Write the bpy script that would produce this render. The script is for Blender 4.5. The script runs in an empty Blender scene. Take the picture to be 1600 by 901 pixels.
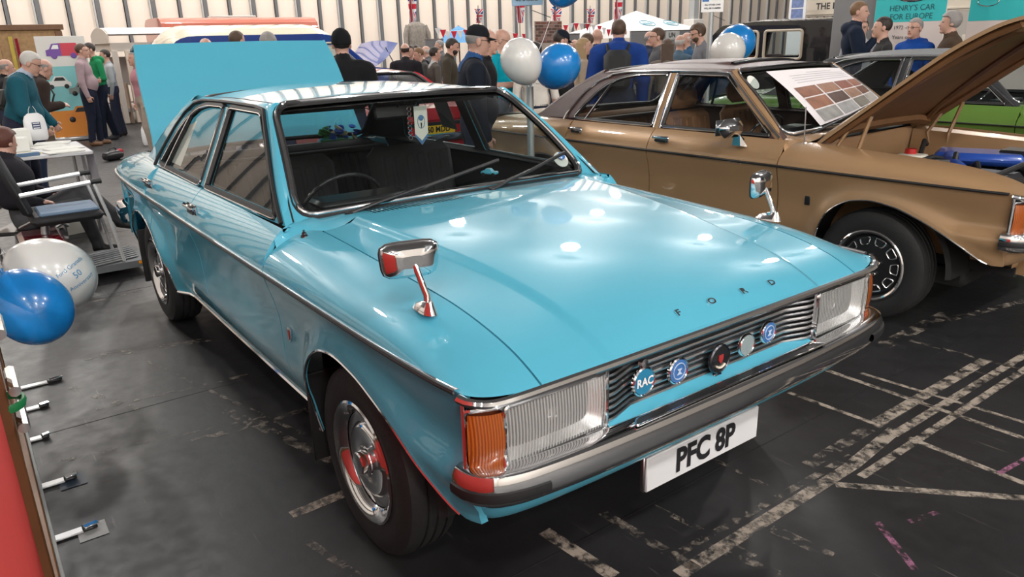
import bpy, bmesh, math, random
import numpy as np
from mathutils import Vector, Matrix
from mathutils.geometry import tessellate_polygon

random.seed(7)
scene = bpy.context.scene
C = scene.collection

# ---------------------------------------------------------------- camera
CAM = np.array([3.3727, -1.6783, 1.5866])
YAW, PIT, ROLL, FPX = 2.51244, 0.321335, -0.0271, 1168.5
_f = np.array([math.cos(YAW)*math.cos(PIT), math.sin(YAW)*math.cos(PIT), -math.sin(PIT)])
_r0 = np.array([math.sin(YAW), -math.cos(YAW), 0.0])
_u0 = np.cross(_r0, _f)
_r = math.cos(ROLL)*_r0 + math.sin(ROLL)*_u0
_u = -math.sin(ROLL)*_r0 + math.cos(ROLL)*_u0
cam_d = bpy.data.cameras.new('camera')
cam_d.sensor_width = 36.0
cam_d.lens = FPX/1600*36.0
cam_d.clip_start = 0.02
cam_d.clip_end = 300
cam = bpy.data.objects.new('camera', cam_d)
C.objects.link(cam)
cam.matrix_world = Matrix(((_r[0], _u[0], -_f[0], CAM[0]), (_r[1], _u[1], -_f[1], CAM[1]),
                           (_r[2], _u[2], -_f[2], CAM[2]), (0, 0, 0, 1)))
scene.camera = cam

def ray(px, py):
    d = _f*FPX + _r*(px-800) - _u*(py-450.5)
    return d/np.linalg.norm(d)
def at_x(px, py, x):
    d = ray(px, py); return CAM + d*((x-CAM[0])/d[0])
def at_y(px, py, y):
    d = ray(px, py); return CAM + d*((y-CAM[1])/d[1])
def at_z(px, py, z):
    d = ray(px, py); return CAM + d*((z-CAM[2])/d[2])
def at_d(px, py, dist):
    "point on the pixel's ray at a horizontal distance from the camera"
    d = ray(px, py); return CAM + d*(dist/math.hypot(d[0], d[1]))

# ---------------------------------------------------------------- light, exposure
scene.view_settings.view_transform = 'Standard'
scene.view_settings.look = 'None'
scene.view_settings.gamma = 1.0
scene.view_settings.use_curve_mapping = False
scene.view_settings.exposure = -0.28
world = bpy.data.worlds.new('hall_air')
scene.world = world
world.use_nodes = True
world.node_tree.nodes['Background'].inputs[0].default_value = (0, 0, 0, 1)
world.node_tree.nodes['Background'].inputs[1].default_value = 0.0
LAMP_Z = 8.2
# the hall's hanging bay lamps, all alike and all above the frame
LAMP_W = 950.0
LAMPS = [(-20.5, y) for y in (-7, -1, 5, 11, 17, 23, 30)]+[(-14.5, y) for y in (-3, 3, 9.5, 16, 23)]+[(-8.5, -1.5), (-8.5, 9.5), (-8.5, 16), (-3, 14)]
LAMPS += [(x, y) for x in (8.0, 14.0, 20.0) for y in (-10, -4.5, 1, 6.5)]

# ---------------------------------------------------------------- helpers
def tag(o, label=None, cat=None, group=None, kind=None):
    if label: o['label'] = label
    if cat: o['category'] = cat
    if group: o['group'] = group
    if kind: o['kind'] = kind
    return o
def empty(name, loc=(0, 0, 0), rz=0.0, label=None, cat=None, group=None):
    o = bpy.data.objects.new(name, None)
    o.empty_display_size = 0.1
    C.objects.link(o)
    o.location = loc
    o.rotation_euler = (0, 0, rz)
    return tag(o, label, cat, group)
def pc(xs, ys):
    "monotone cubic interpolation"
    xs = np.asarray(xs, float); ys = np.asarray(ys, float)
    h = np.diff(xs); dl = np.diff(ys)/h; n = len(xs); m = np.zeros(n)
    m[0], m[-1] = dl[0], dl[-1]
    for i in range(1, n-1):
        if dl[i-1]*dl[i] > 0:
            w1 = 2*h[i]+h[i-1]; w2 = h[i]+2*h[i-1]
            m[i] = (w1+w2)/(w1/dl[i-1]+w2/dl[i])
    def f(x):
        x = np.clip(np.asarray(x, float), xs[0], xs[-1])
        i = np.clip(np.searchsorted(xs, x)-1, 0, n-2)
        t = (x-xs[i])/h[i]
        return ((1+2*t)*(1-t)**2*ys[i] + t*(1-t)**2*h[i]*m[i] + t*t*(3-2*t)*ys[i+1] + t*t*(t-1)*h[i]*m[i+1])
    return f
def sstep(a, b, x):
    t = np.clip((np.asarray(x, float)-a)/(b-a), 0, 1); return t*t*(3-2*t)
def rotz(a):
    c, s = math.cos(a), math.sin(a); return np.array([[c, -s, 0], [s, c, 0], [0, 0, 1.0]])
def roty(a):
    c, s = math.cos(a), math.sin(a); return np.array([[c, 0, s], [0, 1.0, 0], [-s, 0, c]])
def rotx(a):
    c, s = math.cos(a), math.sin(a); return np.array([[1.0, 0, 0], [0, c, -s], [0, s, c]])

class MB:
    "collects shapes that become ONE mesh object"
    def __init__(self):
        self.v = []; self.f = []; self.m = []
    def add(self, verts, faces, mi=0):
        b = len(self.v)
        self.v += [tuple(map(float, p)) for p in verts]
        self.f += [tuple(b+i for i in f) for f in faces]
        self.m += [mi]*len(faces)
        return self
    def grid(self, P, mi=0, cu=False, cv=False):
        P = np.asarray(P, float); n, m = P.shape[:2]
        fs = []
        for i in range(n if cu else n-1):
            for j in range(m if cv else m-1):
                i2, j2 = (i+1) % n, (j+1) % m
                fs.append((i*m+j, i2*m+j, i2*m+j2, i*m+j2))
        return self.add(P.reshape(-1, 3), fs, mi)
    def box(self, c, s, mi=0, R=None, bev=0.0):
        c = np.asarray(c, float); h = np.asarray(s, float)/2
        if bev <= 0:
            vs = [np.array([x, y, z])*h for x in (-1, 1) for y in (-1, 1) for z in (-1, 1)]
            fs = [(0, 1, 3, 2), (4, 6, 7, 5), (0, 4, 5, 1), (2, 3, 7, 6), (0, 2, 6, 4), (1, 5, 7, 3)]
        else:
            bev = min(bev, *(h*0.95))
            vs = []
            for x in (-1, 1):
                for y in (-1, 1):
                    for z in (-1, 1):
                        for k in range(3):
                            o = np.full(3, bev); o[k] = 0
                            vs.append(np.array([x, y, z])*(h-o))
            bm = bmesh.new()
            for p in vs: bm.verts.new(p)
            bmesh.ops.convex_hull(bm, input=bm.verts)
            bm.verts.index_update()
            vs = [np.array(v.co) for v in bm.verts]; fs = [tuple(v.index for v in f.verts) for f in bm.faces]
            bm.free()
        if R is not None: vs = [R @ p for p in vs]
        return self.add([p+c for p in vs], fs, mi)
    def hull(self, pts, mi=0):
        bm = bmesh.new()
        for p in pts: bm.verts.new(p)
        r = bmesh.ops.convex_hull(bm, input=bm.verts)
        bmesh.ops.delete(bm, geom=list({g for g in r['geom_interior'] + r['geom_unused'] if isinstance(g, bmesh.types.BMVert)}), context='VERTS')
        bm.verts.index_update()
        self.add([tuple(v.co) for v in bm.verts], [tuple(v.index for v in f.verts) for f in bm.faces], mi)
        bm.free(); return self
    def tube(self, path, r, n=8, closed=False, mi=0, flat=None, up=(0, 0, 1)):
        P = np.asarray(path, float); k = len(P)
        r = np.full(k, r) if np.isscalar(r) else np.asarray(r, float)
        if closed: T = np.roll(P, -1, 0)-np.roll(P, 1, 0)
        else: T = np.gradient(P, axis=0)
        T /= np.linalg.norm(T, axis=1)[:, None]+1e-12
        up = np.asarray(up, float)
        N = np.cross(T, up)
        bad = np.linalg.norm(N, axis=1) < 1e-3
        N[bad] = np.cross(T[bad], np.array([1.0, 0.13, 0]))
        N /= np.linalg.norm(N, axis=1)[:, None]
        for i in range(1, k):
            if N[i] @ N[i-1] < 0: N[i] *= -1
        B = np.cross(T, N)
        a = np.linspace(0, 2*math.pi, n, endpoint=False)
        fl = 1.0 if flat is None else flat
        G = P[:, None]+r[:, None, None]*(np.cos(a)[None, :, None]*N[:, None]+fl*np.sin(a)[None, :, None]*B[:, None])
        b = len(self.v)
        self.grid(G, mi, closed, True)
        if not closed:
            self.f += [tuple(b+i for i in range(n)), tuple(b+(k-1)*n+i for i in reversed(range(n)))]; self.m += [mi, mi]
        return self
    def lathe(self, prof, n=32, o=(0, 0, 0), R=None, mi=0, a0=0.0, a1=2*math.pi):
        full = abs(a1-a0-2*math.pi) < 1e-6
        a = np.linspace(a0, a1, n, endpoint=not full)
        pr = np.asarray(prof, float)
        G = np.stack([pr[None, :, 0]*np.cos(a)[:, None], pr[None, :, 0]*np.sin(a)[:, None], np.repeat(pr[None, :, 1], len(a), 0)], -1)
        if R is not None: G = G @ np.asarray(R).T
        return self.grid(G+np.asarray(o, float), mi, full, False)
    def plate(self, outer, holes=(), fn=None, th=None, mi=0):
        "flat outline with holes, mapped by fn(u,v,depth) to 3-D, with thickness th"
        loops = [list(outer)]+[list(h) for h in holes]
        tri = tessellate_polygon([[Vector((u, v, 0)) for u, v in l] for l in loops])
        flat = [q for l in loops for q in l]
        fn = fn or (lambda u, v, d: (u, v, d))
        b = len(self.v)
        self.v += [tuple(map(float, fn(u, v, 0.0))) for u, v in flat]
        self.f += [tuple(b+i for i in t) for t in tri]; self.m += [mi]*len(tri)
        if th:
            b2 = len(self.v)
            self.v += [tuple(map(float, fn(u, v, th))) for u, v in flat]
            self.f += [tuple(b2+i for i in reversed(t)) for t in tri]; self.m += [mi]*len(tri)
            k = 0
            for l in loops:
                n = len(l)
                for i in range(n):
                    j = (i+1) % n
                    self.f.append((b+k+i, b+k+j, b2+k+j, b2+k+i)); self.m.append(mi)
                k += n
        return self
    def sweep(self, path, sec, mi=0, closed_sec=False):
        "section (offset outwards, dz) carried along a plan curve (x,y,z)"
        P = np.asarray(path, float); T = np.gradient(P, axis=0); T[:, 2] = 0
        T /= np.linalg.norm(T, axis=1)[:, None]
        N = np.stack([T[:, 1], -T[:, 0], 0*T[:, 0]], 1)
        s = np.asarray(sec, float)
        G = P[:, None]+N[:, None]*s[None, :, :1]+np.array([0, 0, 1.0])*s[None, :, 1:]
        return self.grid(G, mi, False, closed_sec)
    def xf(self, R=None, t=(0, 0, 0)):
        V = np.asarray(self.v, float)
        if R is not None: V = V @ np.asarray(R).T
        self.v = [tuple(p) for p in V+np.asarray(t, float)]
        return self
    def build(self, name, mats, parent=None, smooth=True, angle=38):
        me = bpy.data.meshes.new(name)
        me.from_pydata(self.v, [], self.f)
        for mm in (mats if isinstance(mats, (list, tuple)) else [mats]): me.materials.append(mm)
        me.polygons.foreach_set('material_index', self.m)
        if smooth:
            me.polygons.foreach_set('use_smooth', [True]*len(self.f))
            me.set_sharp_from_angle(angle=math.radians(angle))
        me.update()
        o = bpy.data.objects.new(name, me)
        C.objects.link(o)
        if parent is not None: o.parent = parent
        return o

def text_mesh(txt, size, align='CENTER', ext=0.0, bold=0.0, sx=1.0):
    cu = bpy.data.curves.new('lettering', 'FONT')
    cu.body = txt; cu.size = size; cu.align_x = align; cu.align_y = 'CENTER'
    cu.extrude = ext; cu.offset = bold; cu.resolution_u = 3
    o = bpy.data.objects.new('lettering', cu)
    C.objects.link(o)
    bpy.context.view_layer.update()
    me = bpy.data.meshes.new_from_object(o.evaluated_get(bpy.context.evaluated_depsgraph_get()))
    bpy.data.objects.remove(o)
    vs = [(v.co.x*sx, v.co.y, v.co.z) for v in me.vertices]
    fs = [tuple(p.vertices) for p in me.polygons]
    bpy.data.meshes.remove(me)
    return vs, fs
def add_text(mb, txt, size, o, ux, uy, mi=0, off=0.0015, **kw):
    "lettering laid on a plane: origin o, right vector ux, up vector uy"
    vs, fs = text_mesh(txt, size, **kw)
    ux = np.asarray(ux, float); uy = np.asarray(uy, float); n = np.cross(ux, uy)
    mb.add([np.asarray(o, float)+ux*a+uy*b+n*(off+c) for a, b, c in vs], fs, mi)
    return mb

# ---------------------------------------------------------------- materials
MATS = {}
def mat(name, col=(0.8, 0.8, 0.8), rough=0.5, metal=0.0, coat=0.0, spec=0.5, emit=None, estr=0.0, var=0.0, vscale=8.0, bump=0.0, bscale=60.0, sheen=0.0, coat_r=0.03):
    if name in MATS: return MATS[name]
    m = bpy.data.materials.new(name); m.use_nodes = True
    nt = m.node_tree; b = nt.nodes['Principled BSDF']
    b.inputs['Base Color'].default_value = (*col, 1)
    b.inputs['Roughness'].default_value = rough
    b.inputs['Metallic'].default_value = metal
    b.inputs['Coat Weight'].default_value = coat
    b.inputs['Coat Roughness'].default_value = coat_r
    b.inputs['Specular IOR Level'].default_value = spec
    if sheen: b.inputs['Sheen Weight'].default_value = sheen
    if emit:
        b.inputs['Emission Color'].default_value = (*emit, 1); b.inputs['Emission Strength'].default_value = estr
    if var or bump:
        tc = nt.nodes.new('ShaderNodeTexCoord')
    if var:
        no = nt.nodes.new('ShaderNodeTexNoise'); no.inputs['Scale'].default_value = vscale; no.inputs['Detail'].default_value = 5
        mx = nt.nodes.new('ShaderNodeMix'); mx.data_type = 'RGBA'
        mx.inputs['A'].default_value = (*[c*(1-var) for c in col], 1); mx.inputs['B'].default_value = (*[min(1, c*(1+var)) for c in col], 1)
        nt.links.new(tc.outputs['Object'], no.inputs['Vector']); nt.links.new(no.outputs['Fac'], mx.inputs['Factor'])
        nt.links.new(mx.outputs['Result'], b.inputs['Base Color'])
    if bump:
        n2 = nt.nodes.new('ShaderNodeTexNoise'); n2.inputs['Scale'].default_value = bscale; n2.inputs['Detail'].default_value = 3
        bp = nt.nodes.new('ShaderNodeBump'); bp.inputs['Strength'].default_value = bump; bp.inputs['Distance'].default_value = 0.01
        nt.links.new(tc.outputs['Object'], n2.inputs['Vector']); nt.links.new(n2.outputs['Fac'], bp.inputs['Height'])
        nt.links.new(bp.outputs['Normal'], b.inputs['Normal'])
    MATS[name] = m
    return m
def glass_mat(name, tint=(1, 1, 1), refl=0.06, rough=0.0):
    if name in MATS: return MATS[name]
    m = bpy.data.materials.new(name); m.use_nodes = True; nt = m.node_tree
    nt.nodes.remove(nt.nodes['Principled BSDF'])
    tr = nt.nodes.new('ShaderNodeBsdfTransparent'); tr.inputs[0].default_value = (*tint, 1)
    gl = nt.nodes.new('ShaderNodeBsdfGlossy'); gl.inputs['Roughness'].default_value = rough
    lw = nt.nodes.new('ShaderNodeLayerWeight'); lw.inputs['Blend'].default_value = .5
    pw = nt.nodes.new('ShaderNodeMath'); pw.operation = 'POWER'; pw.inputs[1].default_value = 5
    fr = nt.nodes.new('ShaderNodeMath'); fr.operation = 'MULTIPLY'; fr.inputs[1].default_value = .9
    nt.links.new(lw.outputs['Facing'], pw.inputs[0]); nt.links.new(pw.outputs[0], fr.inputs[0])
    ad = nt.nodes.new('ShaderNodeMath'); ad.operation = 'ADD'; ad.inputs[1].default_value = refl; ad.use_clamp = True
    mx = nt.nodes.new('ShaderNodeMixShader')
    nt.links.new(fr.outputs[0], ad.inputs[0]); nt.links.new(ad.outputs[0], mx.inputs[0])
    nt.links.new(tr.outputs[0], mx.inputs[1]); nt.links.new(gl.outputs[0], mx.inputs[2])
    nt.links.new(mx.outputs[0], nt.nodes['Material Output'].inputs[0])
    MATS[name] = m; return m
CHROME = mat('chrome', (0.82, 0.82, 0.83), 0.07, 1.0)
STEEL = mat('dull_steel', (0.45, 0.45, 0.46), 0.35, 1.0)
BLACKR = mat('black_rubber', (0.012, 0.012, 0.013), 0.55)
BLACKP = mat('black_plastic', (0.015, 0.015, 0.017), 0.35)
TYRE = mat('tyre_rubber', (0.016, 0.016, 0.017), 0.62, bump=0.15, bscale=90)
DARK = mat('underbody_black', (0.008, 0.008, 0.009), 0.8)
GLASS = glass_mat('window_glass', (0.80, 0.85, 0.84), 0.05)
WHITE = mat('white_plastic', (0.78, 0.78, 0.78), 0.4)
AMBER = mat('amber_lens', (0.62, 0.13, 0.01), 0.15, coat=1.0)
PLATE_W = mat('white_plate', (.66, .66, .67), .35)
PLATE_Y = mat('yellow_plate', (0.80, 0.50, 0.02), 0.35)
INK = mat('black_ink', (0.012, 0.012, 0.014), 0.5)
def stripe_mat(name, c1, c2, scale, axis='Y', rough=0.2, metal=0.0, bump=0.4, coat=0.0, alpha=None):
    "fine ribbing along one object axis"
    if name in MATS: return MATS[name]
    m = mat(name, c1, rough, metal, coat); nt = m.node_tree; b = nt.nodes['Principled BSDF']
    tc = nt.nodes.new('ShaderNodeTexCoord'); wv = nt.nodes.new('ShaderNodeTexWave')
    wv.bands_direction = axis; wv.inputs['Scale'].default_value = scale; wv.inputs['Distortion'].default_value = 0
    mx = nt.nodes.new('ShaderNodeMix'); mx.data_type = 'RGBA'
    mx.inputs['A'].default_value = (*c1, 1); mx.inputs['B'].default_value = (*c2, 1)
    bp = nt.nodes.new('ShaderNodeBump'); bp.inputs['Strength'].default_value = bump; bp.inputs['Distance'].default_value = 0.004
    nt.links.new(tc.outputs['Object'], wv.inputs['Vector']); nt.links.new(wv.outputs['Fac'], mx.inputs['Factor'])
    nt.links.new(mx.outputs['Result'], b.inputs['Base Color']); nt.links.new(wv.outputs['Fac'], bp.inputs['Height'])
    nt.links.new(bp.outputs['Normal'], b.inputs['Normal'])
    if alpha is not None: b.inputs['Alpha'].default_value = alpha
    return m
# ================================================================ hall
def floor_material():
    m = bpy.data.materials.new('scuffed_black_floor'); m.use_nodes = True
    nt = m.node_tree; b = nt.nodes['Principled BSDF']; N = nt.nodes.new; L = nt.links.new
    tc = N('ShaderNodeTexCoord')
    n1 = N('ShaderNodeTexNoise'); n1.inputs['Scale'].default_value = .9; n1.inputs['Detail'].default_value = 8; n1.inputs['Roughness'].default_value = .65
    n2 = N('ShaderNodeTexNoise'); n2.inputs['Scale'].default_value = 14; n2.inputs['Detail'].default_value = 6
    r1 = N('ShaderNodeValToRGB'); r1.color_ramp.elements[0].position = .32; r1.color_ramp.elements[1].position = .72
    r1.color_ramp.elements[0].color = (.010, .0098, .0105, 1); r1.color_ramp.elements[1].color = (.026, .026, .028, 1)
    mp = N('ShaderNodeMapping'); mp.inputs['Rotation'].default_value = (0, 0, .9); mp.inputs['Scale'].default_value = (2.2, 34, 1)
    n3 = N('ShaderNodeTexNoise'); n3.inputs['Scale'].default_value = 1.3; n3.inputs['Detail'].default_value = 5
    r3 = N('ShaderNodeValToRGB'); r3.color_ramp.elements[0].position = .66; r3.color_ramp.elements[1].position = .80
    r3.color_ramp.elements[1].color = (.5, .5, .5, 1)
    mx = N('ShaderNodeMix'); mx.data_type = 'RGBA'; mx.inputs['B'].default_value = (.20, .175, .15, 1)
    L(tc.outputs['Object'], n1.inputs['Vector']); L(tc.outputs['Object'], n2.inputs['Vector'])
    L(tc.outputs['Object'], mp.inputs['Vector']); L(mp.outputs['Vector'], n3.inputs['Vector'])
    L(n1.outputs['Fac'], r1.inputs['Fac']); L(n3.outputs['Fac'], r3.inputs['Fac'])
    L(r3.outputs['Color'], mx.inputs['Factor']); L(r1.outputs['Color'], mx.inputs['A'])
    L(mx.outputs['Result'], b.inputs['Base Color'])
    rr = N('ShaderNodeMapRange'); rr.inputs['To Min'].default_value = .30; rr.inputs['To Max'].default_value = .62
    L(n2.outputs['Fac'], rr.inputs['Value']); L(rr.outputs['Result'], b.inputs['Roughness'])
    bp = N('ShaderNodeBump'); bp.inputs['Strength'].default_value = .12; bp.inputs['Distance'].default_value = .01
    L(n2.outputs['Fac'], bp.inputs['Height']); L(bp.outputs['Normal'], b.inputs['Normal'])
    return m
X0, X1, Y0, Y1, ZC = -24.0, 26.0, -13.0, 44.0, 9.0
fl = MB().grid([[(x, y, 0) for y in np.linspace(Y0, Y1, 8)] for x in np.linspace(X0, X1, 8)]).build('floor', floor_material(), None, smooth=False)
tag(fl, 'black sheet floor with scuffs and old tape lines', 'floor', kind='structure')
def worn(name, col, thr, sc=16.0, stretch=(1, 1, 1)):
    m = mat(name, col, .6); nt = m.node_tree; N = nt.nodes.new; L = nt.links.new
    b = nt.nodes['Principled BSDF']; tr = N('ShaderNodeBsdfTransparent'); mx = N('ShaderNodeMixShader')
    tc = N('ShaderNodeTexCoord'); mp = N('ShaderNodeMapping'); mp.inputs['Scale'].default_value = stretch
    no = N('ShaderNodeTexNoise'); no.inputs['Scale'].default_value = sc; no.inputs['Detail'].default_value = 7; no.inputs['Roughness'].default_value = .7
    rp = N('ShaderNodeValToRGB'); rp.color_ramp.elements[0].position = thr-.06; rp.color_ramp.elements[1].position = thr+.10
    L(tc.outputs['Object'], mp.inputs['Vector']); L(mp.outputs['Vector'], no.inputs['Vector']); L(no.outputs['Fac'], rp.inputs['Fac'])
    L(rp.outputs['Color'], mx.inputs[0]); L(tr.outputs[0], mx.inputs[1]); L(b.outputs[0], mx.inputs[2])
    L(mx.outputs[0], nt.nodes['Material Output'].inputs[0])
    return m
TAPE = worn('old_tape_residue', (.34, .29, .24), .47)
TAPE2 = worn('faint_tape_residue', (.26, .225, .19), .55)
PINK = worn('pink_scuff', (.30, .12, .20), .50, 22)
# strips given by the photograph's pixels on the floor: ((px,py),(px,py), width m, material)
STRIPS = [((1060, 898), (1330, 728), .05, TAPE), ((1330, 728), (1400, 670), .055, TAPE), ((1395, 680), (1600, 555), .04, TAPE), ((1345, 745), (1600, 578), .035, TAPE), ((1050, 870), (1330, 712), .03, TAPE2),
          ((1262, 727), (1420, 632), .055, TAPE2), ((1370, 660), (1540, 562), .055, TAPE), ((1232, 613), (1375, 665), .026, TAPE), ((1290, 578), (1600, 685), .030, TAPE), ((1345, 583), (1600, 660), .024, TAPE),
          ((1420, 684), (1600, 755), .030, TAPE), ((1305, 757), (1600, 778), .035, TAPE), ((1415, 530), (1600, 578), .03, TAPE2), ((1380, 540), (1480, 490), .08, TAPE2), ((1200, 760), (1060, 690), .02, TAPE2),
          ((1370, 815), (1430, 890), .025, PINK), ((1420, 815), (1465, 800), .02, PINK), ((1560, 740), (1600, 718), .02, PINK), ((1205, 825), (1300, 870), .05, TAPE2),
          ((850, 830), (960, 901), .05, TAPE), ((940, 800), (1090, 890), .04, TAPE2), ((455, 805), (540, 770), .05, TAPE), ((480, 845), (560, 901), .03, TAPE2), ((150, 640), (390, 585), .03, TAPE2), ((130, 560), (330, 530), .07, TAPE2),
          ((130, 475), (236, 450), .025, TAPE2), ((95, 720), (420, 650), .02, TAPE2), ((350, 640), (520, 720), .05, TAPE2), ((110, 605), (215, 640), .04, TAPE2), ((300, 690), (480, 640), .045, TAPE2), ((220, 560), (500, 690), .02, TAPE2),
          ((1020, 790), (1180, 870), .025, TAPE2), ((1100, 850), (1230, 901), .03, TAPE2), ((1480, 500), (1600, 470), .05, TAPE2)]
for i, (a, b, w, m) in enumerate(STRIPS):
    if b[0] == 1600: b = (a[0]+(b[0]-a[0])*1.6, a[1]+(b[1]-a[1])*1.6)      # the lines run on past the frame
    A, B = at_z(*a, 0), at_z(*b, 0); d = (B-A)/np.linalg.norm(B-A); n = np.array([-d[1], d[0], 0])*w/2; u = np.array([0, 0, .0012+.0002*(i % 5)])
    MB().add([A-n+u, B-n+u, B+n+u, A+n+u], [(0, 1, 2, 3)]).build('tape_strip', m, fl, smooth=False)
for x in np.linspace(-6.5, 5.5, 7):   # seams between the floor sheets
    MB().box((x+.3, 4, .0006), (.006, 30, .001)).build('floor_seam', BLACKR, fl, smooth=False)
# ---- back wall: cream panels between dark posts
CREAM = mat('cream_panel', (.66, .57, .49), .55, var=.04, vscale=1.5)
POSTM = mat('grey_post', (.10, .10, .105), .5)
POSTL = mat('light_post_edge', (.36, .35, .34), .5)
SP = .803
wb = MB().box((X0-.3, (Y0+Y1)/2, ZC/2), (.3, Y1-Y0, ZC)).build('wall_back', mat('wall_dark', (.10, .09, .085), .7), None, smooth=False)
tag(wb, 'far hall wall of tall cream panels between dark posts', 'wall', kind='structure')
pm = MB().box((0, 0, ZC/2), (.10, SP-.13, ZC)); pme = None; thick = thin = None
k = -16
ob = pm.build('wall_panel', CREAM, wb, smooth=False); me_panel = ob.data; ob.location = (X0-.06, .321+SP*(k+.5), 0)
t1 = MB().box((0, 0, ZC/2), (.16, .13, ZC)).box((0.0, -.10, ZC/2), (.13, .05, ZC), 1).build('wall_post', [POSTM, POSTL], wb, smooth=False); t1.location = (X0+.02, .321+SP*k, 0)
t2 = MB().box((0, 0, ZC/2), (.12, .085, ZC)).build('wall_post', [POSTM], wb, smooth=False); t2.location = (X0+.02, .321+SP*(k+1), 0)
for k in range(-15, 54):
    c = bpy.data.objects.new('wall_panel', me_panel); C.objects.link(c); c.parent = wb; c.location = (X0-.06, .321+SP*(k+.5), 0)
    if k > -15:
        c = bpy.data.objects.new('wall_post', (t1 if k % 2 else t2).data); C.objects.link(c); c.parent = wb; c.location = (X0+.02, .321+SP*k, 0)
for nm, c, s in (('wall_front', (X1+.15, (Y0+Y1)/2, ZC/2), (.3, Y1-Y0, ZC)), ('wall_left', ((X0+X1)/2, Y0-.15, ZC/2), (X1-X0, .3, ZC)), ('wall_right', ((X0+X1)/2, Y1+.15, ZC/2), (X1-X0, .3, ZC))):
    tag(MB().box(c, s).build(nm, mat('plain_hall_wall', (.62, .57, .52), .7), None, smooth=False), kind='structure')
tag(MB().box(((X0+X1)/2, (Y0+Y1)/2, ZC+.1), (X1-X0, Y1-Y0, .2)).build('ceiling', mat('hall_ceiling', (.20, .20, .205), .8), None, smooth=False), kind='structure')
for i, (x, y) in enumerate(LAMPS):
    ld = bpy.data.lights.new('bay_light_%d_offscreen' % (i+1), 'POINT'); ld.shadow_soft_size = .26; ld.energy = LAMP_W; ld.color = (1.0, .965, .92)
    lo = bpy.data.objects.new('bay_light_%d_offscreen' % (i+1), ld); C.objects.link(lo); lo.location = (0, 0, -.12)
    ho = empty('bay_lamp', (x, y, LAMP_Z), 0, 'round high bay lamp hanging from the hall ceiling', 'lamp', 'high bay lamps')
    MB().lathe([(.10, .36), (.16, .30), (.20, .20)], 20).build('lamp_shade', mat('lamp_housing', (.5, .5, .5), .5), ho)
    MB().lathe([(0, .44), (.09, .42), (.10, .36)], 16).build('lamp_cap', mat('lamp_housing', (.5, .5, .5), .5), ho)
    MB().tube([(0, 0, .42), (0, 0, ZC-LAMP_Z-.003)], .012, 6).build('lamp_rod', mat('lamp_housing', (.5, .5, .5), .5), ho)
    lo.parent = ho
# ================================================================ saloon car
W_ = pc([-2.42, -2.38, -2.3, -2.1, -1.7, -1.2, 0, 1.2, 1.7, 1.95, 2.05], [.77, .80, .835, .865, .886, .894, .895, .892, .886, .877, .866])
INS_ = pc([.26, .34, .42, .48, .55, .62, .70, .78, .82], [.125, .088, .060, .046, .044, .042, .030, .008, 0])
def _poly(pts, n=90):
    p = np.array(pts, float); t = np.r_[0, np.cumsum(np.hypot(*np.diff(p, axis=0).T))]
    tt = np.linspace(0, t[-1], n)
    return np.stack([pc(t, p[:, 0])(tt), pc(t, p[:, 1])(tt)], 1)
ARCH_F = _poly([(1.055, .285), (1.062, .40), (1.09, .505), (1.13, .585), (1.20, .648), (1.28, .684), (1.38, .697), (1.50, .683), (1.62, .646), (1.75, .59), (1.87, .525), (1.97, .462), (2.0, .452)])
ARCH_R = _poly([(-1.81, .36), (-1.795, .42), (-1.76, .50), (-1.70, .575), (-1.61, .64), (-1.50, .677), (-1.385, .688), (-1.27, .677), (-1.16, .643), (-1.08, .585), (-1.02, .505), (-.985, .40), (-.975, .285)])
ARCHES = np.concatenate([ARCH_F, ARCH_R])
def low_y(x, z):
    ins = INS_(z)
    d = np.min(np.hypot(ARCHES[:, 0]-x, ARCHES[:, 1]-z))
    fl = (ins*.85+.010)*math.exp(-(d/.075)**2)*(.55+.45*float(sstep(.40, .55, z)))
    fr = float(sstep(1.60, 1.86, x))
    ridge = .046*math.exp(-((z-.575)/(.055 if z > .575 else .10))**2)*fr
    tuck = .012*float(sstep(.575, .44, z))*fr
    return float(W_(x))-ins+max(fl, ridge)-tuck
def zb_front(x):
    if x < 1.055: return .285
    if x > 2.0: return .452
    return float(np.interp(x, ARCH_F[:, 0], ARCH_F[:, 1]))
def zb_rear(x):
    if x > -.975: return .285
    if x < -1.81: return .36
    return float(np.interp(x, ARCH_R[:, 0], ARCH_R[:, 1]))
GAP_ = pc([.78, 1.0, 1.3, 1.5, 1.7, 1.8, 1.9, 2.0, 2.06, 2.11], [.952, .945, .932, .923, .911, .899, .881, .855, .831, .806])
RID_ = pc([.85, 1.0, 1.5, 1.7, 1.9, 2.12], [.562, .552, .49, .467, .455, .448])
RIDZ_ = pc([.85, 1.0, 1.2, 1.5, 1.7, 1.8, 1.9, 2.0, 2.06, 2.115], [.990, .986, .975, .955, .930, .914, .895, .866, .841, .811])
HCZ_ = pc([.85, 1.0, 1.2, 1.455, 1.7, 1.85, 2.0, 2.06, 2.115], [1.003, 1.0, .990, .972, .945, .921, .882, .855, .815])
def hood_z(x, y):
    a = abs(y); g, r, rz, cz = float(GAP_(x)), float(RID_(x)), float(RIDZ_(x)), float(HCZ_(x))
    st = min(.012, rz-g)
    z = g+(rz-g-st)*min(1, max(0, (.68-a)/(.68-r)))**1.5
    z += st*float(sstep(r+.022, r-.008, a))
    if a < r: z += (cz-rz)*(1-(a/r)**2)
    return z
_k1z = pc([.785, 1.2, 1.6, 1.8, 1.95, 2.05, 2.11], [.885, .882, .878, .868, .846, .826, .812])
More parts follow.
